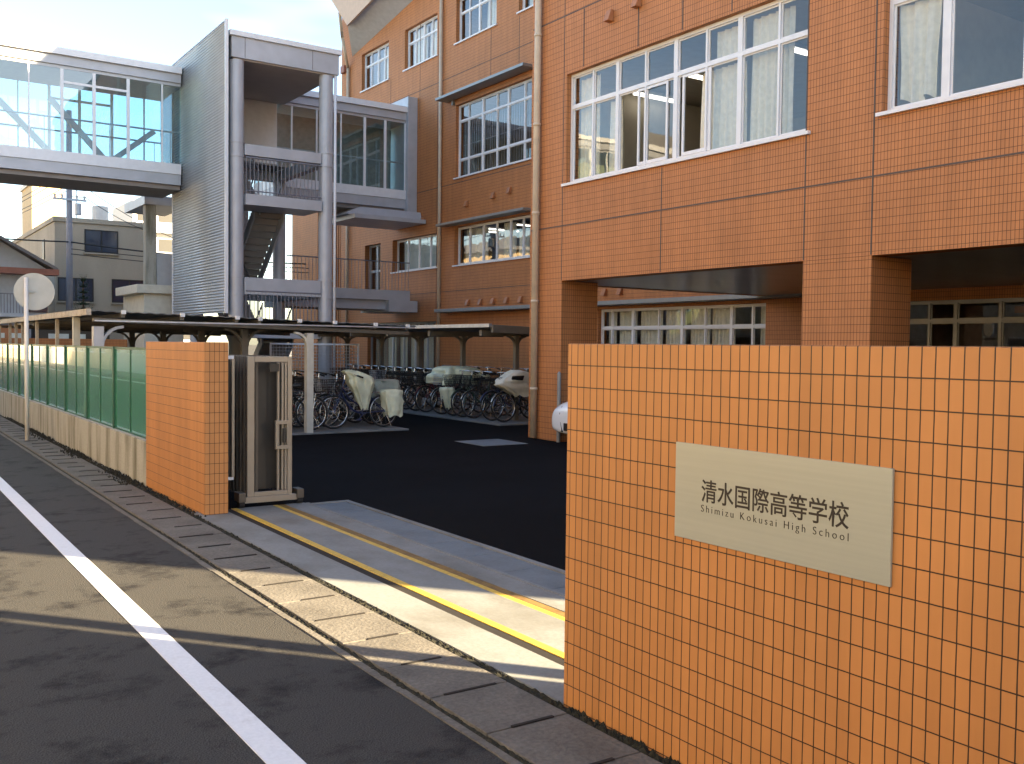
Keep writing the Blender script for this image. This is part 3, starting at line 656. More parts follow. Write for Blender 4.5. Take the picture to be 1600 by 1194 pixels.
each(MB().box(9.10, 11.5, 29.9, 31.0, 7.305, 7.36).box(9.12, 11.55, 29.9, 33.2, 3.565, 3.62), 'floor_plate', M['steeld'], tw)
for zt in (5.70, 1.95):
    MB().box(9.19, 11.46, 26.98, 28.35, zt-.10, zt+.20).build('landing', M['steel'], tw)
    r_ = MB(); x = 9.22
    while x < 11.44: r_.cyl((x, 27.06, zt+.20), (x, 27.06, zt+1.22), .012, n=6); x += .115
    r_.cyl((9.2, 27.06, zt+1.23), (11.46, 27.06, zt+1.23), .025, n=8); r_.cyl((9.2, 27.06, zt+.30), (11.46, 27.06, zt+.30), .018, n=8)
    r_.build('railing', M['rail'], tw)
def flight(xa, xb, ya, za, yb, zb, ns=11):
    mb = MB()
    for i in range(ns):
        t0 = i/ns; t1 = (i+1)/ns
        y0_ = ya+(yb-ya)*t0; y1_ = ya+(yb-ya)*t1; zz = za+(zb-za)*(t1 if zb > za else t0)
        mb.box(xa+.05, xb-.05, min(y0_, y1_), max(y0_, y1_), zz-.05, zz); yr = y0_ if zb > za else y1_; mb.box(xa+.05, xb-.05, yr-.006, yr+.006, zz-abs(zb-za)/ns-.001, zz-.051)
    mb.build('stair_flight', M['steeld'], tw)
    s = MB()
    for x in (xa, xb-.05): s.hexa([(x,ya,za-.30),(x+.049,ya,za-.30),(x+.049,yb,zb-.30),(x,yb,zb-.30),(x,ya,za+.06),(x+.049,ya,za+.06),(x+.049,yb,zb+.06),(x,yb,zb+.06)])
    s.build('stringer', M['steel'], tw)
    h = MB()
    for x in (xa+.02, xb-.02):
        h.cyl((x, ya, za+.95), (x, yb, zb+.95), .022, n=8)
        for i in range(0, 2*ns+1):
            t = i/(2*ns); h.cyl((x, ya+(yb-ya)*t, za+(zb-za)*t), (x, ya+(yb-ya)*t, za+(zb-za)*t+.95), .009, n=6)
    h.build('handrail', M['rail'], tw)
flight(9.88, 10.85, 28.36, 5.70, 30.6, 3.75); flight(9.15, 10.1, 28.36, 5.82, 30.2, 7.25, 9)
flight(10.15, 11.15, 28.36, 1.95, 30.4, .15); flight(9.15, 10.1, 28.36, 2.0, 30.2, 3.5, 9)
each(MB().box(8.80, 11.7, 31.36, 31.42, 7.37, 10.2).box(9.1, 10.75, 31.32, 31.40, 3.7, 6.6), 'rear_panel', M['alu'], tw)
lg = thing('roof_terrace', 'beige terrace ledge and pier left of the ribbed screen under the bridge', 'building', (8.6, 34.5, 0))
MB().box(8.10, 9.4, 34.0, 37, -.02, 3.33).build('base', M['cream'], lg); MB().box(7.83, 9.4, 33.8, 37, 3.332, 3.62).build('coping', M['cream'], lg, bevel=.01)
MB().box(8.17, 8.52, 34.05, 34.4, 3.622, 6.30).build('pier', M['lowall'], lg); MB().box(8.54, 9.5, 34.1, 34.2, 3.622, 4.7).build('panel', M['alug'], lg)
MB().box(8.1, 9.5, 33.9, 36.8, 6.302, 6.6).build('beam', M['steel'], lg)

def gallery(t, x0, x1, y0, y1, mulls, thick=(), transom=None, brace=()):
    MB().box(x0, x1, y0-.03, y1+.03, 9.78, 10.05).build('fascia', M['steel'], t)
    MB().box(x0-.0, x1, y0-.12, y1+.12, 10.055, 10.25).build('roof_edge', M['alu'], t)
    MB().box(x0, x1, y0+.02, y1-.02, 9.68, 9.776).build('ceiling', M['alug'], t)
    MB().box(x0, x1, y0-.03, y1+.03, 6.95, 7.27).build('sill_fascia', M['alu'], t)
    MB().box(x0, x1, y0+.0, y1-.0, 6.62, 6.945).build('floor_beam', M['steel'], t)
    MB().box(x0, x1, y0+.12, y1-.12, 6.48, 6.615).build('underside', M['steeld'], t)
    for yy in (y0, y1-.05):
        fr = MB()
        for x in mulls:
            wdt = .09 if x in thick else .045
            fr.box(x-wdt/2, x+wdt/2, yy, yy+.05, 7.275, 9.675)
        if transom: fr.box(transom[0], transom[1], yy+.004, yy+.046, 9.26, 9.33)
        fr.build('mullion', M['alu'], t)
    MB().quad((x0,y0+.025,7.275),(x1,y0+.025,7.275),(x1,y0+.025,9.675),(x0,y0+.025,9.675)).quad((x0,y1-.025,7.275),(x1,y1-.025,7.275),(x1,y1-.025,9.675),(x0,y1-.025,9.675)).build('glazing', M['glassb'], t)
    h = MB()
    for yy in (y0+.16, y1-.16):
        h.cyl((x0, yy, 8.27), (x1, yy, 8.27), .028, n=8)
        x = x0+.3
        while x < x1: h.cyl((x, yy, 7.275), (x, yy, 8.27), .012, n=6); x += 1.8
    h.build('handrail', M['galv'], t)
    if brace:
        b = MB()
        for (xa, za, xb, zb) in brace:
            b.bar((xa, y0+.55, za), (xb, y0+.55, zb), .14, .16)
        each(b, 'brace', M['steel'], t)
br = thing('glazed_footbridge', 'glazed steel footbridge crossing over the street to the stair tower', 'bridge', (2, 32.4, 0))
ml = [8.01, 7.01, 6.04, 5.16, 4.28, 3.4, 2.5, 1.6, .7, -.2, -1.1, -2.0, -2.9, -3.8, -4.7, -5.6, -6.5, -7.4]
gallery(br, -8.2, 8.58, 31.3, 33.6, ml, (7.01, 6.04, 5.16), (5.16, 7.01),
        [(3.3, 8.9, 4.9, 7.3), (4.9, 8.9, 6.4, 7.3), (7.9, 8.3, 6.7, 7.3), (-.6, 9.5, 1.6, 7.3), (-4, 9.5, -1.8, 7.3)])
MB().box(8.0, 8.585, 31.45, 31.50, 7.28, 9.67).build('inner_panel', M['glassd'], br)
cd = thing('glazed_corridor', 'glazed corridor linking the stair tower to the rear wing at third floor', 'bridge', (14.3, 32.5, 0))
gallery(cd, 11.72, 16.60, 31.5, 33.6, [11.75, 12.3, 13.19, 14.08, 14.98, 15.78, 16.57], (14.98, 15.78))
MB().box(16.602, 16.99, 31.35, 33.7, 6.45, 10.62).build('end_frame', M['steel'], cd, bevel=.01)
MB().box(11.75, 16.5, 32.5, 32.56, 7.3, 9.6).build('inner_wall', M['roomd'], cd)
MB().box(14.2, 16.95, 30.6, 33, 6.02, 6.16).hexa([(14.0,30.9,6.17),(16.95,30.9,6.17),(16.95,32.6,6.17),(14.0,32.6,6.17),(14.6,31.0,6.46),(16.95,31.0,6.46),(16.95,32.6,6.46),(14.6,32.6,6.46)]).build('bracket_canopy', M['steel'], cd)
dk = thing('entrance_deck', 'grey steel deck with thin railing at second floor below the glazed corridor', 'deck', (14.3, 32, 0))
MB().box(11.92, 16.55, 31.0, 33.2, 3.28, 3.63).build('slab', M['steel'], dk); MB().box(11.92, 15.65, 31.15, 33.1, 2.95, 3.275).build('beam', M['steel'], dk); MB().box(15.66, 16.8, 30.9, 33.2, 2.87, 3.275).build('bracket', M['steel'], dk)
r_ = MB(); x = 11.95
while x < 16.55: r_.cyl((x, 31.05, 3.63), (x, 31.05, 4.62), .009, n=6); x += .13
r_.cyl((11.95, 31.05, 4.63), (16.55, 31.05, 4.63), .02, n=8); r_.build('railing', M['rail'], dk)

# ------------------------------------------------------------------ bicycle sheds
s1 = thing('bicycle_shed', 'wide low bicycle shed along the green fence with tan edge beam', 'shed', (6.2, 23, 0))
def zroof(x): return 2.20-.022*(x-3.3)
rf = MB(); nx = 120
for k in range(nx):
    pass
vs = []; fs = []
for i in range(nx+1):
    x = 3.25+6.05*i/nx; z = zroof(x)+(.005 if (i//2) % 2 else -.005)
    vs += [(x, 17.15, z), (x, 29.6, z), (x, 29.6, z+.012), (x, 17.15, z+.012)]
for i in range(nx):
    a = i*4
    for q in range(4): fs.append((a+q, a+(q+1) % 4, a+4+(q+1) % 4, a+4+q))
MB().add(vs, fs).build('roof_sheet', M['shedroof'], s1)
MB().box(3.17, 3.245, 17.12, 29.6, 2.13, 2.235).build('edge_beam', M['tan'], s1)
pl = MB(); pe = MB()
for x in (3.75, 4.72, 5.68, 6.1, 6.85, 7.55, 8.4, 9.1):
    z = zroof(x); pl.box(x-.03, x+.03, 17.16, 29.5, z-.085, z-.02); pe.box(x-.035, x+.035, 17.10, 17.158, z-.03, z+.035)
each(pl, 'purlin', M['shedpost'], s1); each(pe, 'purlin_cap', M['alu'], s1)
MB().box(3.30, 9.25, 17.11, 17.145, 2.03, 2.055).build('gutter', M['galv'], s1)
bm_ = MB()
for y in (17.3, 20.6, 23.7, 26.8, 29.3): bm_.hexa([(3.3,y-.05,2.03),(9.2,y-.05,1.90),(9.2,y+.05,1.90),(3.3,y+.05,2.03),(3.3,y-.05,2.09),(9.2,y-.05,1.97),(9.2,y+.05,1.97),(3.3,y+.05,2.09)])
each(bm_, 'beam', M['shedpost'], s1)
def knee_post(t, x, y, h, m, w_=.12, kn=(-1, 1), k=.42, z0=0):
    p = MB().box(x-w_/2, x+w_/2, y-w_/2, y+w_/2, z0, h)
    for s in kn:
        pts = []
        for q in range(6):
            a = q/5*math.pi/2; pts.append((x+s*(w_/2-.02+k*(1-math.cos(a))), y, h-k+k*math.sin(a)))
        for a, b in zip(pts, pts[1:]): p.bar(a, b, w_*.7, .045)
    p.build('post', m, t)
knee_post(s1, 3.38, 17.3, 1.95, M['steel'], .16, (1,), .34)
knee_post(s1, 7.07, 17.22, 1.9, M['cream'], .13, (-1,), .24)
for y in (18.0, 20.7, 23.8, 26.9): knee_post(s1, 6.1, y, 1.95, M['shedpost'], .12, (-1, 1), .34)
for y, ww in ((18.57, .11), (20.5, .06), (23.0, .06), (25.1, .06), (26.2, .06), (27.3, .06), (29.4, .06)):
    MB().box(3.27-ww/2, 3.27+ww/2, y-ww/2, y+ww/2, 0, 2.13).build('post', M['tan'] if ww < .1 else M['cream'], s1)
s2 = thing('bicycle_shed', 'narrow dark bicycle shed with knee braced posts in front of the rear wing', 'shed', (12.35, 21, 0))
MB().hexa([(11.3,17.5,2.12),(13.5,17.5,2.05),(13.5,28.5,2.05),(11.3,28.5,2.12),(11.3,17.5,2.16),(13.5,17.5,2.09),(13.5,28.5,2.09),(11.3,28.5,2.16)]).build('roof_sheet', M['shedroof'], s2)
MB().box(11.22, 11.295, 17.46, 28.5, 2.10, 2.175).build('gutter', M['galv'], s2)
MB().hexa([(11.3,17.42,1.99),(13.5,17.42,1.93),(13.5,17.495,1.93),(11.3,17.495,1.99),(11.3,17.42,2.14),(13.5,17.42,2.08),(13.5,17.495,2.08),(11.3,17.495,2.14)]).build('end_fascia', M['shedpost'], s2)
b2 = MB()
for y in (18.0, 20.3, 22.5, 24.7, 27.0): b2.box(11.35, 13.45, y-.05, y+.05, 1.92, 2.045)
each(b2, 'beam', M['shedpost'], s2)
for y in (18.0, 20.3, 22.5, 24.7, 27.0): knee_post(s2, 12.3, y, 1.92, M['shedpost'], .10, (-1, 1), .22, .036)
mp_ = thing('mesh_screen', 'light grey wire mesh screen standing behind the bicycles', 'fence', (11, 25.6, 0))
f = MB()
for x in (9.4, 10.6, 12.0): f.box(x-.025, x+.025, 25.575, 25.625, .036, 1.72)
f.box(9.43, 10.57, 25.58, 25.62, 1.67, 1.715).box(10.63, 11.97, 25.58, 25.62, 1.67, 1.715).box(9.43, 10.57, 25.58, 25.62, .2, .24).box(10.63, 11.97, 25.58, 25.62, .2, .24)
f.build('frame', M['alu'], mp_)
f = MB(); x = 9.48
while x < 11.98: f.cyl((x, 25.6, .24), (x, 25.6, 1.67), .007, n=5); x += .09
z = .33
while z < 1.66: f.cyl((9.42, 25.6, z), (11.98, 25.6, z), .007, n=5); z += .09
f.build('mesh', M['galv'], mp_)

# ------------------------------------------------------------------ bicycles
def make_bike(color, label, basket=True):
    t = thing('bicycle', label, 'bicycle', (0,0,0)); m = BIKE[color]
    for wx in (.54, -.54):
        s = MB().cyl((wx, -.045, .33), (wx, .045, .33), .03, n=10)
        for q in range(14):
            a = q*2*math.pi/14; s.cyl((wx, .02*(-1)**q, .33), (wx+.30*math.cos(a), 0, .33+.30*math.sin(a)), .003, n=4, caps=False)
        wh = s.build('wheel', M['chrome'], t)
        MB().torus((wx, 0, .33), .312, .019).build('tyre', M['rubber'], wh, smooth=True)
        MB().torus((wx, 0, .33), .288, .010, m=6).build('rim', M['chrome'], wh, smooth=True)
    f = MB()
    f.tube([(.30,0,.97), (.40,0,.70)], .019); 
    for s in (-.045, .045): f.tube([(.40, s*.8, .70), (.47, s, .52), (.54, s, .33)], .011)
    f.tube([(.385,0,.74), (.26,0,.48), (.10,0,.34), (-.06,0,.29)], .019)
    f.tube([(.36,0,.83), (.22,0,.60), (.02,0,.47), (-.12,0,.46)], .014)
    f.tube([(-.06,0,.29), (-.18,0,.80)], .016)
    for s in (-.05, .05): f.tube([(-.06, s*.5, .29), (-.54, s, .33), (-.155, s*.4, .70)], .009)
    f.tube([(-.06,0,.29), (-.06,.10,.29), (.06,.10,.17)], .009); f.tube([(-.06,0,.29), (-.06,-.10,.29), (-.18,-.10,.41)], .009)
    f.box(.02, .11, .10, .18, .16, .18).box(-.23, -.14, -.18, -.10, .40, .42)
    f.build('frame', m, t)
    for wx, a0, a1 in ((.54, 20, 175), (-.54, 10, 200)):
        f = MB(); pts = []
        for q in range(13):
            a = R(a0+(a1-a0)*q/12); pts.append((wx+.345*math.cos(a), .33+.345*math.sin(a)))
        for (xa, za), (xb, zb) in zip(pts, pts[1:]): f.bar((xa,0,za), (xb,0,zb), .05, .004)
        f.build('mudguard', M['chrome'] if color in ('silver','black') else m, t)
    MB().tube([(.30,0,.97), (.29,0,1.06)], .013).tube([(.08,.28,1.00),(.20,.27,1.05),(.29,.12,1.07),(.29,-.12,1.07),(.20,-.27,1.05),(.08,-.28,1.00)], .011).build('handlebar', M['chrome'], t)
    MB().cyl((.03,.285,.995),(.15,.275,1.035),.017).build('grip', M['black'], t); MB().cyl((.03,-.285,.995),(.15,-.275,1.035),.017).build('grip', M['black'], t)
    MB().hexa([(-.32,-.10,.83),(.02,-.03,.84),(.02,.03,.84),(-.32,.10,.83),(-.31,-.09,.91),(.0,-.025,.88),(.0,.025,.88),(-.31,.09,.91)]).build('saddle', M['black'], t, bevel=.02)
    r = MB()
    for s in (-.06, .06): r.tube([(-.26, s, .70), (-.80, s, .71)], .008); r.tube([(-.54, s, .33), (-.60, s, .71)], .006)
    for x in (-.35, -.5, -.65, -.8): r.tube([(x,-.06,.71),(x,.06,.71)], .007)
    r.tube([(-.54,.06,.33), (-.66,.10,.02)], .009); r.build('rear_rack', M['chrome'], t)
    if basket:
        b = MB()
        for q in range(6):
            zz = .72+.05*q; e = .02*q/5*2
            a, c_, d = .42-e*.3, .70+e, .13+e
            b.tube([(a,-d,zz),(c_,-d,zz),(c_,d,zz),(a,d,zz),(a,-d,zz)], .005, 5)
        for q in range(7):
            y = -.13+.26*q/6; b.tube([(.70,y,.72),(.74,y*1.25,.97)], .004, 5); b.tube([(.42,y,.72),(.41,y*1.25,.97)], .004, 5)
            x = .42+.28*q/6; b.tube([(x,-.13,.72),(x,-.165,.97)], .004, 5); b.tube([(x,.13,.72),(x,.165,.97)], .004, 5); b.tube([(x,-.13,.72),(x,.13,.72)], .004, 5)
        b.build('basket', M['black'] if color != 'silver' else M['galv'], t)
    MB().cyl((.52,0,.72),(.58,0,.71),.035,.045,n=12).build('lamp', M['chrome'], t)
    return t
protos = {}
for c in BIKE: protos[c] = make_bike(c, 'bicycle')
bpy.context.view_layer.update()
for p in protos.values(): index_kids(p)
used = set(); placed = []
ROWA = 'bicycles parked in rows under the sheds'
def place(color, x, y, head, label, z=.039, lean=.05):
    if color in used: t = copy_tree(protos[color])
    else: t = protos[color]; used.add(color)
    t.location = (x, y, z); t.rotation_euler = (lean, 0, head); t['label'] = label; t['category'] = 'bicycle'; t['group'] = ROWA
    placed.append(t); return t
BG = 'dark city bicycle packed in the rear of the parked rows under the sheds'
# wide shed, right-hand row: front wheels towards the left
place('navy', 8.32, 17.68, math.pi, 'navy bicycle with yellow green rain covers parked sideways at the pad edge')
place('black', 6.75, 17.60, math.pi, 'black bicycle half hidden behind the cream shed post nearest the gate')
place('silver', 8.40, 18.25, math.pi+.06, 'silver bicycle with grey green cover just behind the covered navy one')
cols = ['black', 'wine', 'black', 'navy', 'silver', 'black', 'green', 'black']
for i in range(14): place(cols[i % 8], 8.25+random.uniform(-.1, .1), 18.8+.55*i, math.pi+random.uniform(-.1, .1), BG, lean=random.uniform(.02, .09))
for i in range(8): place(cols[(i*3+1) % 8], 6.75-.02+random.uniform(-.1, .1), 18.25+.6*i, math.pi+random.uniform(-.1, .1), BG, lean=random.uniform(.02, .09))
# narrow shed: front wheels towards the yard
lab2 = {0: ('black', 'black bicycle with a white seat cover nearest the brick column'), 1: ('navy', 'navy bicycle second from the brick column in the narrow shed'),
        2: ('black', 'black bicycle with chrome front mudguard third from the brick column'), 3: ('green', 'dark green bicycle fourth from the brick column in the narrow shed'),
        4: ('black', 'black bicycle fifth from the brick column in the narrow shed'), 5: ('silver', 'silver bicycle under the big yellow green cover in the narrow shed'),
        6: ('wine', 'wine red bicycle left of the big yellow green cover in the narrow shed')}
ys2 = [17.62, 18.1, 18.85, 19.3, 19.75, 20.3, 21.1]
for i, y in enumerate(ys2): place(lab2[i][0], 12.28, y, math.pi+random.uniform(-.05, .05), lab2[i][1])
for i in range(10): place(cols[(i*5) % 8], 12.28+random.uniform(-.1, .1), 21.65+.5*i, math.pi+random.uniform(-.1, .1), BG, lean=random.uniform(.02, .09))
for i in range(12): place(cols[(i*5+2) % 8], 14.9+random.uniform(-.1, .1), 18.4+.6*i, math.pi+random.uniform(-.1, .1), BG, lean=random.uniform(.02, .09))

def drape(name, m, secs, label, seed=0, fold=.12, nseg=36):
    """lofted cloth: secs = list of (cx, cy, z, rx, ry)"""
    vs = []; fs = []
    sub = []
    for a, b in zip(secs, secs[1:]):
        for q in range(4): sub.append(tuple(a[k]+(b[k]-a[k])*q/4 for k in range(5)))
    sub.append(secs[-1])
    N = len(sub)
    for j, (cx, cy, z, rx, ry) in enumerate(sub):
        for i in range(nseg):
            a = 2*math.pi*i/nseg
            f_ = 1+1.5*fold*math.sin(a*7+seed+j*.16)*(.35+.65*j/N)+.14*noise.noise((math.cos(a)*2+seed, math.sin(a)*2, j*.5))
            e = 2/3.2; ca, sa_ = math.cos(a), math.sin(a)
            vs.append((cx+rx*f_*math.copysign(abs(ca)**e, ca), cy+ry*f_*math.copysign(abs(sa_)**e, sa_), z+(.025*math.sin(a*5+seed) if j == N-1 else .012*noise.noise((a, j, seed)))))
    for j in range(N-1):
        for i in range(nseg): fs.append((j*nseg+i, j*nseg+(i+1) % nseg, (j+1)*nseg+(i+1) % nseg, (j+1)*nseg+i))
    fs.append(tuple(range(nseg-1, -1, -1)))
    o = MB().add(vs, fs).build(name, M[m], smooth=True); return tag(o, label, 'cover')
drape('rain_cover', 'covery', [(8.07,17.66,1.20,.06,.06),(8.11,17.66,1.17,.15,.15),(8.30,17.66,1.06,.26,.20),(8.34,17.66,.92,.25,.19),(8.38,17.66,.66,.14,.12),(8.42,17.66,.42,.06,.06)], 'wedge shaped yellow green rain cover over the handlebars of the front bicycle', 1.3, .10)
drape('rain_cover', 'covery', [(8.98,17.66,.80,.16,.13),(9.0,17.66,.78,.22,.17),(9.02,17.66,.60,.21,.18),(9.04,17.66,.42,.19,.17),(9.07,17.66,.26,.16,.15)], 'yellow green rain cover hanging over the rear wheel of the front bicycle', 4.1, .08)
drape('rain_cover', 'coverg', [(9.1,18.25,.98,.28,.2),(9.1,18.25,.95,.36,.25),(9.12,18.25,.75,.34,.25),(9.14,18.25,.50,.28,.22)], 'grey green rain cover behind the front covered bicycle', 2.2, .08)
drape('rain_cover', 'covery', [(12.05,20.35,1.20,.22,.26),(12.1,20.35,1.16,.42,.42),(12.2,20.35,1.0,.62,.52),(12.25,20.35,.78,.66,.5)], 'large yellow green rain cover draped over the bicycles in the narrow shed', 5.0, .14)
drape('rain_cover', 'covery', [(11.52,19.72,.72,.10,.14),(11.52,19.72,.70,.14,.18),(11.55,19.74,.45,.11,.16),(11.58,19.76,.22,.06,.12)], 'small yellow green cover hanging by a front wheel below the large one', 3.3, .1)
wc = drape('seat_cover', 'coverw', [(11.95,17.5,1.18,.10,.10),(12.0,17.5,1.14,.22,.17),(11.9,17.5,.98,.36,.2),(11.85,17.5,.86,.40,.2),(12.1,17.5,.62,.20,.16)], 'off white cover with a dark opening on the bicycle nearest the brick column', 6.1, .05)
MB().hexa([(11.7,17.27,.98),(12.0,17.27,.96),(12.0,17.31,.96),(11.7,17.31,.98),(11.72,17.27,1.06),(12.04,17.27,1.07),(12.04,17.31,1.07),(11.72,17.31,1.06)]).build('opening', M['black'], wc, bevel=.02)

# ------------------------------------------------------------------ manhole, sign, car
mh = thing('manhole_cover', 'pale square concrete cover set in the dark schoolyard asphalt', 'cover', (9.26, 14.3, 0))
MB().box(8.86, 9.66, 13.88, 14.72, -.02, .012).build('lid', M['drain'], mh, bevel=.004); MB().box(8.80, 8.857, 13.82, 14.78, -.02, .009).box(9.663, 9.72, 13.82, 14.78, -.02, .009).box(8.858, 9.662, 13.82, 13.877, -.02, .009).box(8.858, 9.662, 14.723, 14.78, -.02, .009).build('rim', M['conc'], mh)
sg = thing('traffic_sign', 'round traffic sign seen from its plain grey back on a white pole', 'sign', (2.42, 18.15, 0))
MB().cyl((2.42, 18.15, -.02), (2.42, 18.15, 2.76), .034, n=14).build('pole', M['signpole'], sg, smooth=True)
nv = Vector((.16, .987, 0)).normalized(); cpt = Vector((2.555, 18.225, 2.53))
MB().cyl(cpt-nv*.006, cpt+nv*.006, .315, n=48).build('disc', M['signback'], sg)
MB().cyl(cpt-nv*.012, cpt-nv*.0065, .318, n=48, caps=False).build('rim', M['galv'], sg)
MB().box(2.40, 2.56, 18.187, 18.203, 2.51, 2.55).build('bracket', M['signback'], sg)

def make_car():
    t = thing('parked_car', 'white car parked nose out under the school building behind the name plate wall', 'car', (9.80, 12.55, 0))
    # nose points to -X.  stations: x, half width, z_bottom, z_shoulder, z_hood
    st = [(0,.70,.28,.54,.58),(.04,.78,.22,.64,.70),(.22,.845,.20,.74,.82),(.8,.85,.20,.82,.92),(1.15,.86,.2,.88,.97),(2.0,.865,.2,.92,.98),(3.1,.86,.2,.94,1.0),(3.7,.83,.24,.94,1.0),(3.95,.74,.3,.90,.95)]
    vs = []; fs = []
    for (x, hw, zb, zs, zh) in st:
        ring = [(-hw*.92, zb), (-hw, zb+.12), (-hw*1.0, zs-.12), (-hw*.95, zs), (-hw*.6, zh), (0, zh+.02), (hw*.6, zh), (hw*.95, zs), (hw, zs-.12), (hw, zb+.12), (hw*.92, zb)]
        vs += [(x, a, b) for a, b in ring]
    k = 11
    for i in range(len(st)-1):
        for j in range(k): fs.append((i*k+j, i*k+(j+1) % k, (i+1)*k+(j+1) % k, (i+1)*k+j))
    fs.append(tuple(range(k))); fs.append(tuple(range(len(st)*k-1, (len(st)-1)*k-1, -1)))
    o = MB().add(vs, fs).build('body', M['white'], t, smooth=True, loc=None); o.location = (0,0,0)
    sub = o.modifiers.new('sub', 'SUBSURF'); sub.levels = 2; sub.render_levels = 2
    cb = [(1.0,.70,.96,.98),(1.75,.66,.97,1.42),(2.4,.66,.98,1.47),(3.2,.64,.98,1.42),(3.75,.62,.98,1.0)]
    vs = []; fs = []
    for (x, hw, zb, zt) in cb: vs += [(x,-hw*1.12,zb),(x,-hw*.9,zt),(x,hw*.9,zt),(x,hw*1.12,zb)]
    for i in range(4):
        for j in range(3): fs.append((i*4+j, i*4+j+1, i*4+j+5, i*4+j+4))
    o = MB().add(vs, fs).build('window', M['black'], t, smooth=False); o.location = (0,0,0)
    o = MB().hexa([(1.75,-.60,1.425),(3.25,-.58,1.425),(3.25,.58,1.425),(1.75,.60,1.425),(1.85,-.55,1.50),(3.15,-.53,1.49),(3.15,.53,1.49),(1.85,.55,1.50)]).build('roof', M['white'], t, bevel=.03); o.location = (0,0,0)
    for s in (-1, 1):
        for x in (.75, 3.15):
            o = MB().cyl((x, s*.70, .31), (x, s*.875, .31), .31, n=24).build('wheel', M['rubber'], t); o.location = (0,0,0)
            q = MB().cyl((x, s*.874, .31), (x, s*.882, .31), .20, n=18).build('hubcap', M['chrome'], o); q.location = (0,0,0)
        o = MB().hexa([(-.01,s*.48,.56),(.20,s*.80,.58),(.36,s*.80,.58),(.15,s*.48,.56),(.06,s*.50,.70),(.30,s*.79,.76),(.46,s*.79,.76),(.2,s*.50,.70)]).build('headlight', M['glassk'], t, bevel=.015); o.location = (0,0,0)
        o = MB().box(1.2, 1.36, s*.86, s*1.0, .95, 1.07).build('mirror', M['white'], t, bevel=.03); o.location = (0,0,0)
        o = MB().hexa([(-.0,s*.40,.27),(.10,s*.72,.27),(.3,s*.72,.27),(.2,s*.40,.27),(.0,s*.46,.44),(.10,s*.68,.47),(.3,s*.68,.47),(.2,s*.46,.44)]).build('fog_lamp_recess', M['black'], t, bevel=.01); o.location = (0,0,0)
    o = MB().box(-.012, .06, -.36, .36, .30, .43).build('lower_grille', M['black'], t, bevel=.01); o.location = (0,0,0)
    o = MB().box(-.015, .05, -.17, .17, .46, .55).build('number_plate', M['alu'], t); o.location = (0,0,0)
    t.rotation_euler = (0, 0, 0)
    return t
M['glassk'] = mat('headlight_lens', (.035,.045,.07), .08, 0, .05, coat=1)
make_car()

# ------------------------------------------------------------------ houses, pole and tree beyond the school
bh = thing('beige_building', 'plain beige three storey building behind the utility pole', 'building', (9, 50, 0))
o = MB().box(7.1, 11.0, 45, 58, 0, 6.75).build('wall', M['house'], bh)
MB().box(7.04, 11.06, 44.94, 58.06, 6.755, 6.95).build('parapet', M['house'], bh)
for (a, b, c, d) in ((8.27, 9.63, 5.52, 6.5), (7.21, 8.62, 3.4, 4.40), (9.37, 10.85, 3.4, 4.42)):
    f = MB().box(a, b, 44.955, 44.998, c, c+.05).box(a, b, 44.955, 44.998, d-.05, d).box(a, a+.05, 44.955, 44.998, c+.05, d-.05).box(b-.05, b, 44.955, 44.998, c+.05, d-.05).box((a+b)/2-.03, (a+b)/2+.03, 44.955, 44.998, c+.05, d-.05).build('window', M['black'], bh)
    MB().box(a+.05, (a+b)/2-.03, 44.97, 44.995, c+.05, d-.05).box((a+b)/2+.03, b-.05, 44.97, 44.995, c+.05, d-.05).build('pane', M['glassk'], f)
    MB().box(a-.04, b+.04, 44.90, 44.998, c-.07, c-.005).build('sill', M['house'], f)
MB().cyl((9.5, 48, 6.955), (9.5, 48, 7.9), .35, n=14).build('water_tank', M['apt'], bh)
MB().box(8.3, 8.34, 47, 47.04, 6.955, 8.6).box(7.9, 8.75, 46.99, 47.03, 8.1, 8.13).box(7.95, 8.7, 46.99, 47.03, 8.4, 8.43).build('aerial', M['galv'], bh)
MB().box(7.06, 7.098, 47.5, 48.1, 5.3, 6.2).build('side_window', M['black'], bh)
tb = thing('stair_house', 'tall narrow cream tower house lit by the sun behind the beige building', 'building', (9.2, 64, 0))
MB().box(8.6, 10.2, 62, 66, 0, 10.7).build('wall', M['ochre'], tb); MB().box(8.5, 10.3, 61.9, 66.1, 10.705, 10.95).build('parapet', M['apt'], tb)
ap = thing('apartment_block', 'distant pale apartment block between the terrace pier and the ribbed screen', 'building', (23.5, 94, 0))
MB().box(20.5, 26, 90, 98, 0, 14.2).build('wall', M['apt'], ap)
bl = MB()
for q in range(5): bl.box(20.6, 25.9, 89.2, 89.99, 2.6*q+1.0, 2.6*q+1.9)
each(bl, 'balcony', M['hwhite'], ap)
wn = MB()
for q in range(5):
    for h in range(3): wn.box(20.9+1.8*h, 22.1+1.8*h, 89.96, 89.995, 2.6*q+1.95, 2.6*q+3.1)
each(wn, 'window', M['black'], ap)
gh = thing('gabled_house', 'pale blue gabled house with red brown eave at the left edge', 'house', (4.4, 44, 0))
MB().add([(2.9,40,0),(6.0,40,0),(6.0,40,4.4),(4.45,40,5.35),(2.9,40,4.4),(2.9,48,0),(6.0,48,0),(6.0,48,4.4),(4.45,48,5.35),(2.9,48,4.4)],
         [(0,1,2,3,4),(5,9,8,7,6),(0,5,6,1),(1,6,7,2),(2,7,8,3),(3,8,9,4),(4,9,5,0)]).build('wall', M['hwhite'], gh)
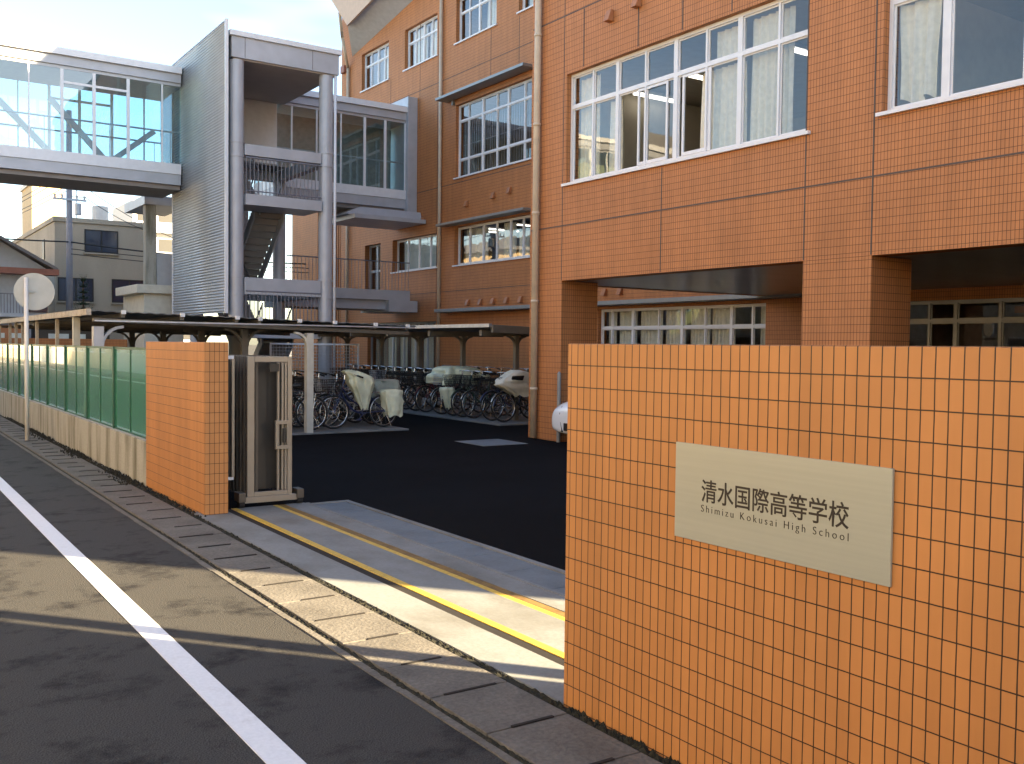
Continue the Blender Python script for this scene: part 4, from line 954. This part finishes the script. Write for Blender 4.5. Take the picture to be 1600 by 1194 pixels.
for s in (-1, 1):
    MB().hexa([(4.45,39.5,5.36),(4.45+s*1.9,39.5,4.28),(4.45+s*1.9,48.5,4.28),(4.45,48.5,5.36),(4.45,39.5,5.48),(4.45+s*1.9,39.5,4.40),(4.45+s*1.9,48.5,4.40),(4.45,48.5,5.48)]).build('roof', M['rooft'], gh)
MB().box(2.7, 6.35, 39.3, 39.995, 4.12, 4.34).build('eave', M['eave'], gh)
MB().box(4.0, 5.15, 39.2, 39.99, 2.55, 2.68).build('balcony_floor', M['hwhite'], gh)
r_ = MB(); x = 4.0
while x < 5.15: r_.box(x, x+.025, 39.2, 39.225, 2.69, 3.36); x += .1
r_.box(4.0, 5.15, 39.19, 39.235, 3.361, 3.40).build('balcony_railing', M['rail'], gh)
MB().box(5.4, 6.05, 39.95, 39.995, 2.75, 3.7).build('window', M['glassk'], gh)
bw = tag(MB().box(3.2, 8.05, 36.2, 36.4, 0, 1.78).build('rear_wall', M['btile']), 'low orange wall at the back of the school grounds seen under the shed roof', 'wall')
for (x0_, x1_, nm, m_, lab) in ((3.3, 5.0, 'storage_hut', 'ventm', 'brown storage hut behind the low orange wall at left'), (5.3, 7.6, 'storage_hut', 'gated', 'dark storage hut behind the low orange wall near the beige building')):
    h = thing(nm, lab, 'hut', ((x0_+x1_)/2, 37.6, 0))
    MB().box(x0_, x1_, 36.9, 38.6, 0, 2.2).build('wall', M[m_], h); MB().box(x0_-.08, x1_+.08, 36.8, 38.7, 2.203, 2.28).build('roof', M['rooft'], h)
    MB().box(x0_+.3, x0_+.95, 36.86, 36.897, 1.3, 1.95).box(x0_+1.1, x0_+1.5, 36.86, 36.897, 1.3, 1.95).build('window', M['frost'], h)
up_ = thing('utility_pole', 'grey concrete utility pole in front of the beige building', 'pole', (7.15, 42, 0))
MB().cyl((7.15,42,0),(7.17,42,10.8),.135,.10,n=14).build('shaft', M['concpole'], up_, smooth=True)
MB().box(6.55, 7.78, 41.84, 41.90, 7.25, 7.33).box(6.5, 7.85, 41.84, 41.90, 7.85, 7.93).box(6.6, 7.7, 41.84, 41.90, 8.4, 8.47).build('crossarm', M['galv'], up_)
iz = MB()
for x in (6.62, 6.88, 7.42, 7.7): iz.cyl((x,41.87,7.33),(x,41.87,7.47),.035,.05,n=8).cyl((x,41.87,7.93),(x,41.87,8.07),.035,.05,n=8)
iz.build('insulator', M['apt'], up_)
MB().cyl((7.45,41.8,6.7),(7.45,41.8,7.15),.13,n=12).build('transformer', M['galv'], up_)
def wire(mb, a, b, sag, r=.014):
    pts = []
    for q in range(11):
        t = q/10; pts.append((a[0]+(b[0]-a[0])*t, a[1]+(b[1]-a[1])*t, a[2]+(b[2]-a[2])*t-sag*4*t*(1-t)))
    m3 = MB(); m3.tube(pts, r, 5); m3.build('cable', M['wire'], up_)
wi = None
wire(wi, (-6,41,6.3), (7.1,41.86,5.62), .3, .03); wire(wi, (7.2,41.86,5.62), (22,42.5,5.6), .3, .03); wire(wi, (7.2,41.86,5.35), (20,42,5.2), .15, .016); wire(wi, (7.2,41.86,5.15), (20,42,5.0), .15, .016)
wire(wi, (7.7,41.87,7.45), (11,44,6.4), .15); wire(wi, (7.4,41.87,8.05), (12,44,6.2), .2)
for x in (6.62, 6.88, 7.42, 7.7): wire(wi, (x,41.87,8.07), (x-3,75,8.3), .4)
tr = thing('conifer_tree', 'small dark whorled conifer in front of the beige building', 'tree', (7.3, 40, 0))
MB().cyl((7.3,40,0),(7.3,40,4.1),.07,.02,n=8).build('trunk', M['bark'], tr)
lf = MB()
for k in range(9):
    z = 2.3+.22*k; ln = .62*(1-k/10)
    for q in range(8):
        a = q*.785+k*.4; dx, dy = math.cos(a), math.sin(a)
        for s in range(14):
            t = s/13; px = 7.3+dx*ln*t; py = 40+dy*ln*t; pz = z-.12*math.sin(t*3)+.18*t*t
            for h in range(3):
                v = Vector((random.uniform(-1,1), random.uniform(-1,1), random.uniform(-.2,1))).normalized()*.09*(1.2-t)
                s2_ = Vector((random.uniform(-1,1), random.uniform(-1,1), 0)).normalized()*.018
                p = Vector((px,py,pz)); lf.add([p-s2_, p+s2_, p+v], [(0,1,2)])
lf.build('crown', M['leaf'], tr)

# ------------------------------------------------------------------ what stands outside the frame: added sun blockers, and houses that show in the glass
hut = thing('guard_hut', 'grey guard hut behind the tiled boundary wall', 'hut', (4.2, -1, 0))  # unseen hut added so its corner casts the sun strip's lower edge
MB().box(3.3, 5.0, -3.6, 1.32, 0, 3.1).build('wall', M['lowall'], hut); MB().box(3.25, 4.98, -3.7, 1.30, 3.103, 3.25).build('roof', M['rooft'], hut)
tag(MB().cyl((5.09, 1.40, 0), (5.09, 1.40, 5.2), .075, n=16).build('steel_pole', M['galv'], smooth=True), 'round steel pole beside the guard hut', 'pole')  # unseen pole added to leave a thin bright sliver along the shadow edge
nb = thing('neighbour_building', 'grey neighbour building beyond the school to the right', 'building', (12, -12, 0))  # unseen block added to keep the sun off the near road
MB().box(5.2, 9.4, -22, -5.08, 0, 9).build('wall', M['apt'], nb); MB().box(5.1, 9.42, -22.1, -5.08, 9.003, 9.25).build('parapet', M['apt'], nb)
hs = [(-40,-22,7.5,'apt'),(-21,-12,6.5,'hwhite'),(-11.2,-1.5,7.5,'house'),(-.5,8,6.0,'apt'),(9,19,9.0,'ochre'),(20,29,6.5,'house'),(35,47,10.5,'ochre'),(48,60,7.5,'apt'),(61,75,9.0,'ochre'),(76,95,8,'apt'),(96,125,10,'ochre')]
for i, (a, b, h, m_) in enumerate(hs):
    t = thing('street_house', ['pale', 'bluish', 'beige', 'low pale', 'tall ochre', 'low beige', 'tallest ochre', 'wide pale', 'long ochre', 'far pale', 'farthest ochre'][i]+' house across the street from the school', 'house', (-10, (a+b)/2, 0), group='houses across the street')
    MB().box(-16, -6.8, a, b, 0, h).build('wall', M[m_], t)
    MB().hexa([(-16.5,a-.4,h+.003),(-6.3,a-.4,h+.003),(-6.3,b+.4,h+.003),(-16.5,b+.4,h+.003),(-12.5,a+.8,h+1.6),(-10.5,a+.8,h+1.6),(-10.5,b-.8,h+1.6),(-12.5,b-.8,h+1.6)]).build('roof', M['rooft'], t)
    for z in [1.0+2.9*q for q in range(int((h-1)//2.9)+1)]:
        if z+1.3 > h: continue
        y = a+1
        while y+1.7 < b:
            f = MB().box(-6.798, -6.74, y, y+1.7, z, z+.06).box(-6.798, -6.74, y, y+1.7, z+1.24, z+1.3).box(-6.798, -6.74, y, y+.06, z+.06, z+1.24).box(-6.798, -6.74, y+1.64, y+1.7, z+.06, z+1.24).box(-6.798, -6.74, y+.82, y+.88, z+.06, z+1.24).build('window', M['alu'], t)
            MB().box(-6.797, -6.77, y+.06, y+1.64, z+.06, z+1.24).build('pane', M['glassk'], f); y += 3.0
